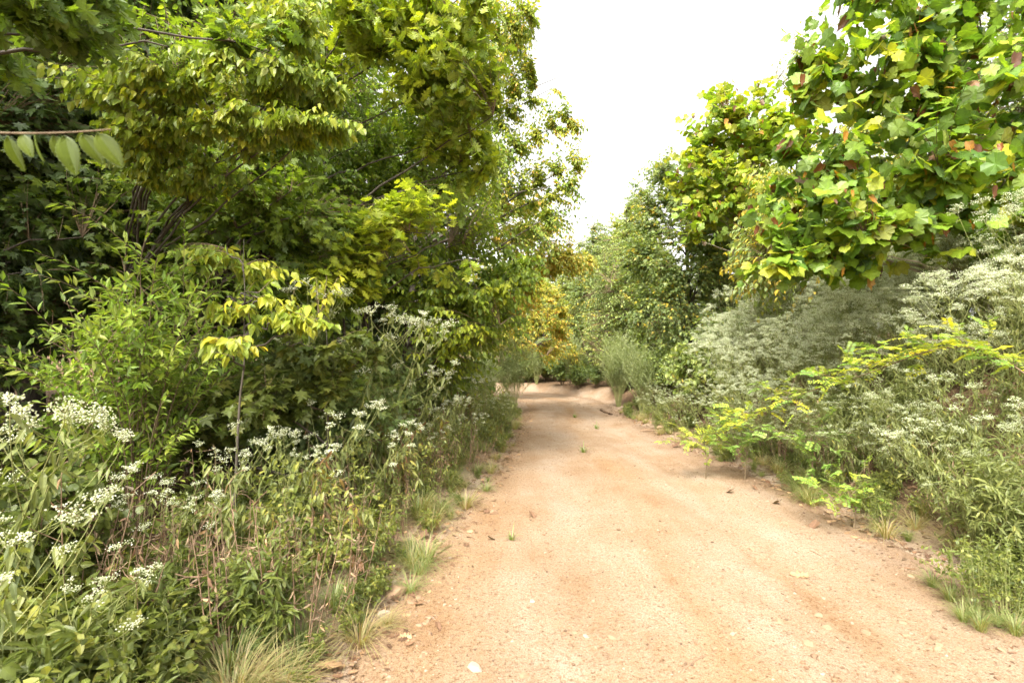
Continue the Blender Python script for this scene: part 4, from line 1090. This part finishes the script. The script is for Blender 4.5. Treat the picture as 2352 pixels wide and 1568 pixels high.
for sd2, lb2, gp2, cnt in ((-1, "flattened dry grass matted along the left edge of the road", "matted dry grass of the left edge", 84), (1, "flattened dry grass matted along the right edge of the road", "matted dry grass of the right edge", 44)):
    for i, (x, y, e) in enumerate(verge(cnt, sd2, 1.2 if sd2 < 0 else 2.4, 15, -0.12, 0.35)):
        o = link("grass_tuft", MT[i % 3], None, lb2, "grass tuft", gp2)
        o.location = (x, y, hz(x, y)); o.rotation_euler = (0, 0, rr.uniform(0, 6.28)); o.scale = (rr.uniform(0.45, 1.1),) * 3
for i, (px, py, d) in enumerate(((2230, 1330, 3.0), (2290, 1370, 2.9), (2180, 1290, 3.2), (2340, 1320, 3.0), (2250, 1380, 2.85), (2140, 1250, 3.4), (2330, 1390, 2.8), (2210, 1370, 2.95))):
    c = at(px, py, d)
    o = link("grass_tuft", GT[(1, 3)[i % 2]], None, "grass tuft between the bright weeds at the right bank corner", "grass tuft", "grass at the right bank corner")
    o.location = (c[0], c[1], hz(c[0], c[1])); o.rotation_euler = (0, 0, i); o.scale = (0.5,) * 3
for i, (px, py, d) in enumerate(((2300, 1060, 3.5), (2340, 1010, 3.6), (2260, 1010, 3.8), (2340, 1120, 3.4), (2320, 960, 3.9), (2250, 1090, 3.6))):
    c = at(px, py, d)
    put(HB[i % 2], "leafy_herb", "green leafy herb between the white flowers of the right bank", "weed", c[0], c[1], "leafy herbs among the right bank flowers", 1.0, tilt=.1)
small = tuft(390, 26, 0.13, 0.12, tone=(0.35, 0.15), w=0.003)
for px, py, lb in ((1175, 1240, "small grass tuft alone on the road near the leaf"), (1370, 985, "weedy sprig growing in the middle of the far road"), (1340, 1040, "thin grass tuft in the road's middle distance"), (1320, 960, "flat grass patch across the far road")):
    q = at(px, py, 1.0) - CAM
    t = -CAM[2] / q[2]
    x, y = CAM[0] + q[0] * t, q[1] * t
    o = link("grass_tuft", small, None, lb, "grass tuft")
    o.location = (x, y, hz(x, y)); o.scale = (1.0 if y < 8 else 1.6,) * 3

# ------------------------------------------------------------------ stones, sticks, fallen leaves
def on_road(px, py):
    q = at(px, py, 1.0) - CAM
    t = -CAM[2] / q[2]
    for _ in range(5):
        x, y = q[0] * t, q[1] * t
        t = (hz(x, y) - CAM[2]) / q[2]
    return q[0] * t, q[1] * t


def stone_mat(name, a, b):
    m, nt, out = new_mat(name)
    tc = nt.nodes.new("ShaderNodeTexCoord")
    n = noise(nt, tc.outputs["Object"], 22, 6, 0.65)
    c = ramp(nt, [(0.35, a), (0.65, b)])
    nt.links.new(n, c.inputs[0])
    p = nt.nodes.new("ShaderNodeBsdfPrincipled")
    p.inputs["Roughness"].default_value = 0.8
    nt.links.new(c.outputs[0], p.inputs["Base Color"])
    bu = nt.nodes.new("ShaderNodeBump")
    bu.inputs["Strength"].default_value = 0.5
    bu.inputs["Distance"].default_value = 0.006
    nt.links.new(n, bu.inputs["Height"])
    nt.links.new(bu.outputs[0], p.inputs["Normal"])
    nt.links.new(p.outputs[0], out.inputs[0])
    return m


M["stone"] = stone_mat("tan_stone", (0.2, 0.115, 0.06), (0.31, 0.21, 0.13))
M["quartz"] = stone_mat("white_stone", (0.28, 0.22, 0.155), (0.38, 0.33, 0.26))


def ico(sub):
    import bmesh
    b = bmesh.new()
    bmesh.ops.create_icosphere(b, subdivisions=sub, radius=1)
    v = np.array([x.co[:] for x in b.verts]); f = np.array([[x.index for x in q.verts] for q in b.faces])
    b.free()
    return v, f


IV, IF = ico(4)


def stone(seed, mat, flat=0.6):
    r = np.random.default_rng(seed)
    v = IV.copy()
    for k in range(11):                                 # knock flat facets off a ball
        n = nrm(r.normal(size=3)); dcut = r.uniform(0.55, 0.85)
        o = v @ n - dcut
        v = v - np.clip(o, 0, None)[:, None] * n * 0.92
    v = v * (1 + 0.03 * clumpf(v, 4, seed)[:, None] + 0.015 * clumpf(v, 11, seed + 1)[:, None])
    v = v * np.array([1.2, 0.85, flat])
    b = MB(); b.add(v, IF)
    return b.mesh("stone", M[mat], False)


ST = [stone(400 + i, "stone") for i in range(4)] + [stone(410 + i, "quartz", 0.55) for i in range(3)]


def put_stone(px, py, size, k, label, group=None, rz=None):
    x, y = on_road(px, py)
    o = link("stone", ST[k], None, label, "stone", group)
    o.location = (x, y, hz(x, y) + size * 0.16)
    o.rotation_euler = (R.normal() * .2, R.normal() * .2, R.uniform(0, 6.28) if rz is None else rz)
    o.scale = (size,) * 3


put_stone(905, 1365, 0.075, 0, "largest tan rock lying at the left edge of the road", rz=0.3)
put_stone(880, 1410, 0.04, 4, "white stone right below the largest tan rock")
put_stone(1222, 1382, 0.022, 5, "white pebble stone alone in the middle of the road")
put_stone(1345, 1462, 0.022, 6, "cream stone in the orange wheel track")
put_stone(1090, 1538, 0.04, 4, "flat white stone half sunk in the near road")
put_stone(2165, 1330, 0.055, 1, "square tan rock under the right bank weeds")
put_stone(1135, 1180, 0.06, 2, "low pink stone near the left verge")
put_stone(935, 1340, 0.035, 1, "small tan rock touching the largest rock")
put_stone(985, 1255, 0.05, 3, "tan rock among the leaves at the verge")
put_stone(1520, 985, 0.13, 1, "pale boulder at the far right road edge")
put_stone(1990, 1455, 0.03, 2, "tan stone in a loose row on the near right road")
rr = np.random.default_rng(81)
for i in range(110):
    k = rr.random()
    if k < .5: px, py = rr.uniform(760, 1010), rr.uniform(1200, 1560)
    elif k < .85: px, py = rr.uniform(1850, 2330), rr.uniform(1280, 1560)
    else: px, py = rr.uniform(1000, 1800), rr.uniform(1250, 1560)
    x, y = on_road(px, py)
    d, w, _ = road_coord(x, y)
    left = px < 1100
    put_stone(px, py, rr.uniform(0.009, 0.03), int(rr.integers(0, 4)), "small stone among others on the left road margin" if left else "small stone scattered on the near road", "stones of the left road margin" if left else "stones scattered on the near road")

# gravel: uncountable
GV, GF = ico(1)
r = np.random.default_rng(82)
b = MB()
n = 17000
yy = 1.3 + 20 * r.random(n) ** 2.2
_, w, ix = road_coord(np.full(n, 1.4), yy)
uu = np.clip(r.normal(size=n) * 0.55, -1.08, 1.08)
uu = np.where(r.random(n) < 0.35, np.sign(r.normal(size=n)) * r.uniform(0.75, 1.08, n), uu)
xx = CX[ix] + uu * CW[ix]
zz = height(xx, yy)
sz = 0.0016 + 0.002 * r.gamma(1.3, 1.0, n) + np.where(r.random(n) < 0.12, 0.004 * r.random(n), 0)
dirs = GV[None] * (1 + 0.25 * r.normal(size=(n, len(GV), 1)).clip(-1, 1)) * np.stack([r.uniform(0.8, 1.4, n), r.uniform(0.7, 1.2, n), r.uniform(0.5, 0.8, n)], -1)[:, None]
V = dirs * sz[:, None, None] + np.stack([xx, yy, zz + sz * 0.25 + 0.006], -1)[:, None]
b.add(V, (GF[None] + (np.arange(n) * len(GV))[:, None, None]).reshape(-1, 3), np.repeat(r.random(n), len(GV)))
M["gravel"], nt, out = new_mat("gravel_grains")
cr = ramp(nt, [(0, (0.1, 0.06, 0.035)), (0.3, (0.2, 0.12, 0.065)), (0.88, (0.27, 0.195, 0.13)), (1, (0.33, 0.27, 0.2))])
nt.links.new(attr(nt, "tone"), cr.inputs[0])
p = nt.nodes.new("ShaderNodeBsdfPrincipled"); p.inputs["Roughness"].default_value = 0.85
nt.links.new(cr.outputs[0], p.inputs["Base Color"]); nt.links.new(p.outputs[0], out.inputs[0])
link("gravel", b.mesh("gravel", M["gravel"]), "stuff", "loose grit and pebbles strewn over the sandy road")


def litter(name, n, pts, size, mat, tone, label, tplt=CURL, lift=0.008):
    b = MB()
    x, y = pts
    z = height(x, y) + lift
    a = r.uniform(0, 6.28, n)
    b.leaves(tplt, np.stack([x, y, z], -1), np.stack([np.cos(a), np.sin(a), 0.15 * r.normal(size=n)], -1), np.array([0, 0, 1.0]) + 0.5 * r.normal(size=(n, 3)), size * r.uniform(0.5, 1.3, n), tone)
    link(name, b.mesh(name, M[mat]), "stuff", label)


n = 9000
yy = 0.8 + 15 * r.random(n) ** 1.5
sd = np.where(r.random(n) < 0.62, -1.0, 1.0)
_, w, ix = road_coord(np.full(n, 1.4), yy)
e = np.where(sd < 0, r.uniform(-0.05, 3.6, n), r.uniform(-0.1, 2.2, n))
e = np.where(r.random(n) < 0.18, r.uniform(-0.3, 0.3, n), e)
litter("leaf_litter", n, (CX[ix] + sd * (CW[ix] + e), yy), 0.055, "dead", r.random(n), "brown fallen leaves covering the ground under the thickets", OAK)
n = 2600
yy = 2.0 + 19 * r.random(n) ** 1.6
_, w, ix = road_coord(np.full(n, 1.4), yy)
uu = np.where(r.random(n) < 0.6, 1.02 - 0.42 * r.random(n) ** 1.5, np.where(r.random(n) < .5, -1.0 + 0.35 * r.random(n) ** 1.5, r.uniform(-.8, .8, n)))
litter("leaf_crumbs", n, (CX[ix] + uu * CW[ix], yy), 0.022, "dead", 0.5 * r.random(n), "dark crumbs of dead leaves strewn over the road", OAK, 0.007)

# countable fallen leaves and sticks on the road
def dead_leaf(seed, tplt, tn=None):
    rr_ = np.random.default_rng(seed)
    b = MB()
    b.leaves(tplt, np.zeros((1, 3)), np.array([[1.0, 0, 0.05]]), np.array([[0.1, 0.15, 1.0]]), 1.0, [rr_.random() * 0.5 if tn is None else tn])
    return b.mesh("fallen_leaf", M["dead"])


DL = [dead_leaf(1, CURL), dead_leaf(2, OAK), dead_leaf(3, SYC), dead_leaf(4, OAK, 0.85)]
for px, py, s, k, lb in ((1118, 1245, 0.09, 0, "curled dark leaf lying alone on the open road"), (985, 1235, 0.13, 0, "reddish curled leaf at the left verge stones"), (1868, 1330, 0.13, 3, "broad pale brown leaf flat on the right road"), (2300, 1450, 0.11, 1, "rust leaf in the near right corner of the road"), (1690, 1135, 0.13, 0, "curled brown leaf below the locust seedlings"), (1728, 1122, 0.09, 0, "small dark curled leaf beside the brown curled one"), (1795, 1163, 0.13, 0, "curled leaf at the shaded foot of the boneset"), (1880, 1210, 0.12, 0, "rolled brown leaf on the sandy margin"), (1565, 1028, 0.2, 0, "dark clump of leaf at the far right road edge"), (715, 1535, 0.13, 3, "large brown leaf by the left verge grass near the camera"), (1000, 1440, .06, 0, "little curled leaf on the near left road"), (1215, 1185, .1, 0, "thin curled leaf on the middle road")):
    x, y = on_road(px, py)
    o = link("fallen_leaf", DL[k], None, lb, "fallen leaf")
    o.location = (x, y, hz(x, y) + 0.012); o.scale = (s,) * 3; o.rotation_euler = (0, 0, R.uniform(0, 6.28))


def stick(px0, py0, px1, py1, rad_, label, lift=0.0):
    a, c_ = on_road(px0, py0), on_road(px1, py1)
    A = np.array([*a, hz(*a) + rad_ + lift]); C = np.array([*c_, hz(*c_) + rad_ * .8 + lift])
    B = (A + C) / 2 + R.normal(size=3) * 0.06 * np.linalg.norm(C - A) * np.array([1, 1, .1]) + np.array([0, 0, .004])
    K = bez(A[None], B[None], C[None], 9)
    K[:, 1:-1] += R.normal(size=(1, 7, 3)) * rad_ * 0.4
    b = MB(); b.tubes(K - A, rad_ * np.linspace(1, 0.6, 9)[None] * (1 + .15 * R.normal(size=(1, 9))), 7)
    o = link("stick", b.mesh("stick", M["dry"], True), None, label, "stick"); o.location = A


stick(1240, 1470, 1275, 1500, 0.005, "short bent brown stick on the near road")
stick(1470, 992, 1530, 988, 0.022, "thick grey branch lying across the far right road")
stick(1560, 1548, 1650, 1495, 0.004, "long pale stick curving over the near road")
stick(1395, 1580, 1405, 1560, 0.004, "stub of a twig at the bottom of the near road")
stick(1640, 1240, 1662, 1230, 0.004, "thin twig on the middle of the right road")
stick(1860, 1265, 1895, 1285, 0.005, "dark twig beside the right margin leaves")
stick(1000, 1520, 1012, 1510, 0.004, "small twig by the flat white stone")
stick(1380, 893, 1405, 885, 0.05, "driftwood stump at the far bank")

# ------------------------------------------------------------------ light
SUN_EL, SUN_AZ = rad(52), rad(203)          # azimuth measured from straight ahead toward the right
w = bpy.data.worlds.new("World")
sc.world = w
w.use_nodes = True
nt = w.node_tree
nt.nodes.clear()
sky = nt.nodes.new("ShaderNodeTexSky")
sky.sky_type = "NISHITA"
sky.sun_disc = False
sky.sun_elevation = SUN_EL
sky.sun_rotation = SUN_AZ
sky.air_density = 1.0
sky.dust_density = 6.0
sky.ozone_density = 1.0
hs = nt.nodes.new("ShaderNodeHueSaturation")
hs.inputs["Saturation"].default_value = 0.1
bg = nt.nodes.new("ShaderNodeBackground")
bg.inputs["Strength"].default_value = 0.15
ow = nt.nodes.new("ShaderNodeOutputWorld")
nt.links.new(sky.outputs[0], hs.inputs["Color"])
nt.links.new(mixc(nt, 1.0, hs.outputs[0], (1.0, 0.975, 0.925), "MULTIPLY"), bg.inputs[0])
nt.links.new(bg.outputs[0], ow.inputs[0])
sd_ = bpy.data.lights.new("sun", "SUN")
sd_.energy = 1.25
sd_.angle = rad(11)
sd_.color = (1.0, 0.95, 0.87)
so = bpy.data.objects.new("sun", sd_)
COL.objects.link(so)
dirv = Vector((math.sin(SUN_AZ) * math.cos(SUN_EL), math.cos(SUN_AZ) * math.cos(SUN_EL), math.sin(SUN_EL)))
so.rotation_euler = dirv.to_track_quat("Z", "Y").to_euler()

sc.view_settings.view_transform = "Standard"
sc.view_settings.look = "None"
sc.view_settings.exposure = 2.13
sc.view_settings.gamma = 1.0
sc.render.engine = "CYCLES"
sc.cycles.max_bounces = 7
sc.cycles.diffuse_bounces = 4
sc.cycles.transmission_bounces = 4
sc.cycles.transparent_max_bounces = 4
print("verts", sum(len(m.vertices) for m in bpy.data.meshes))
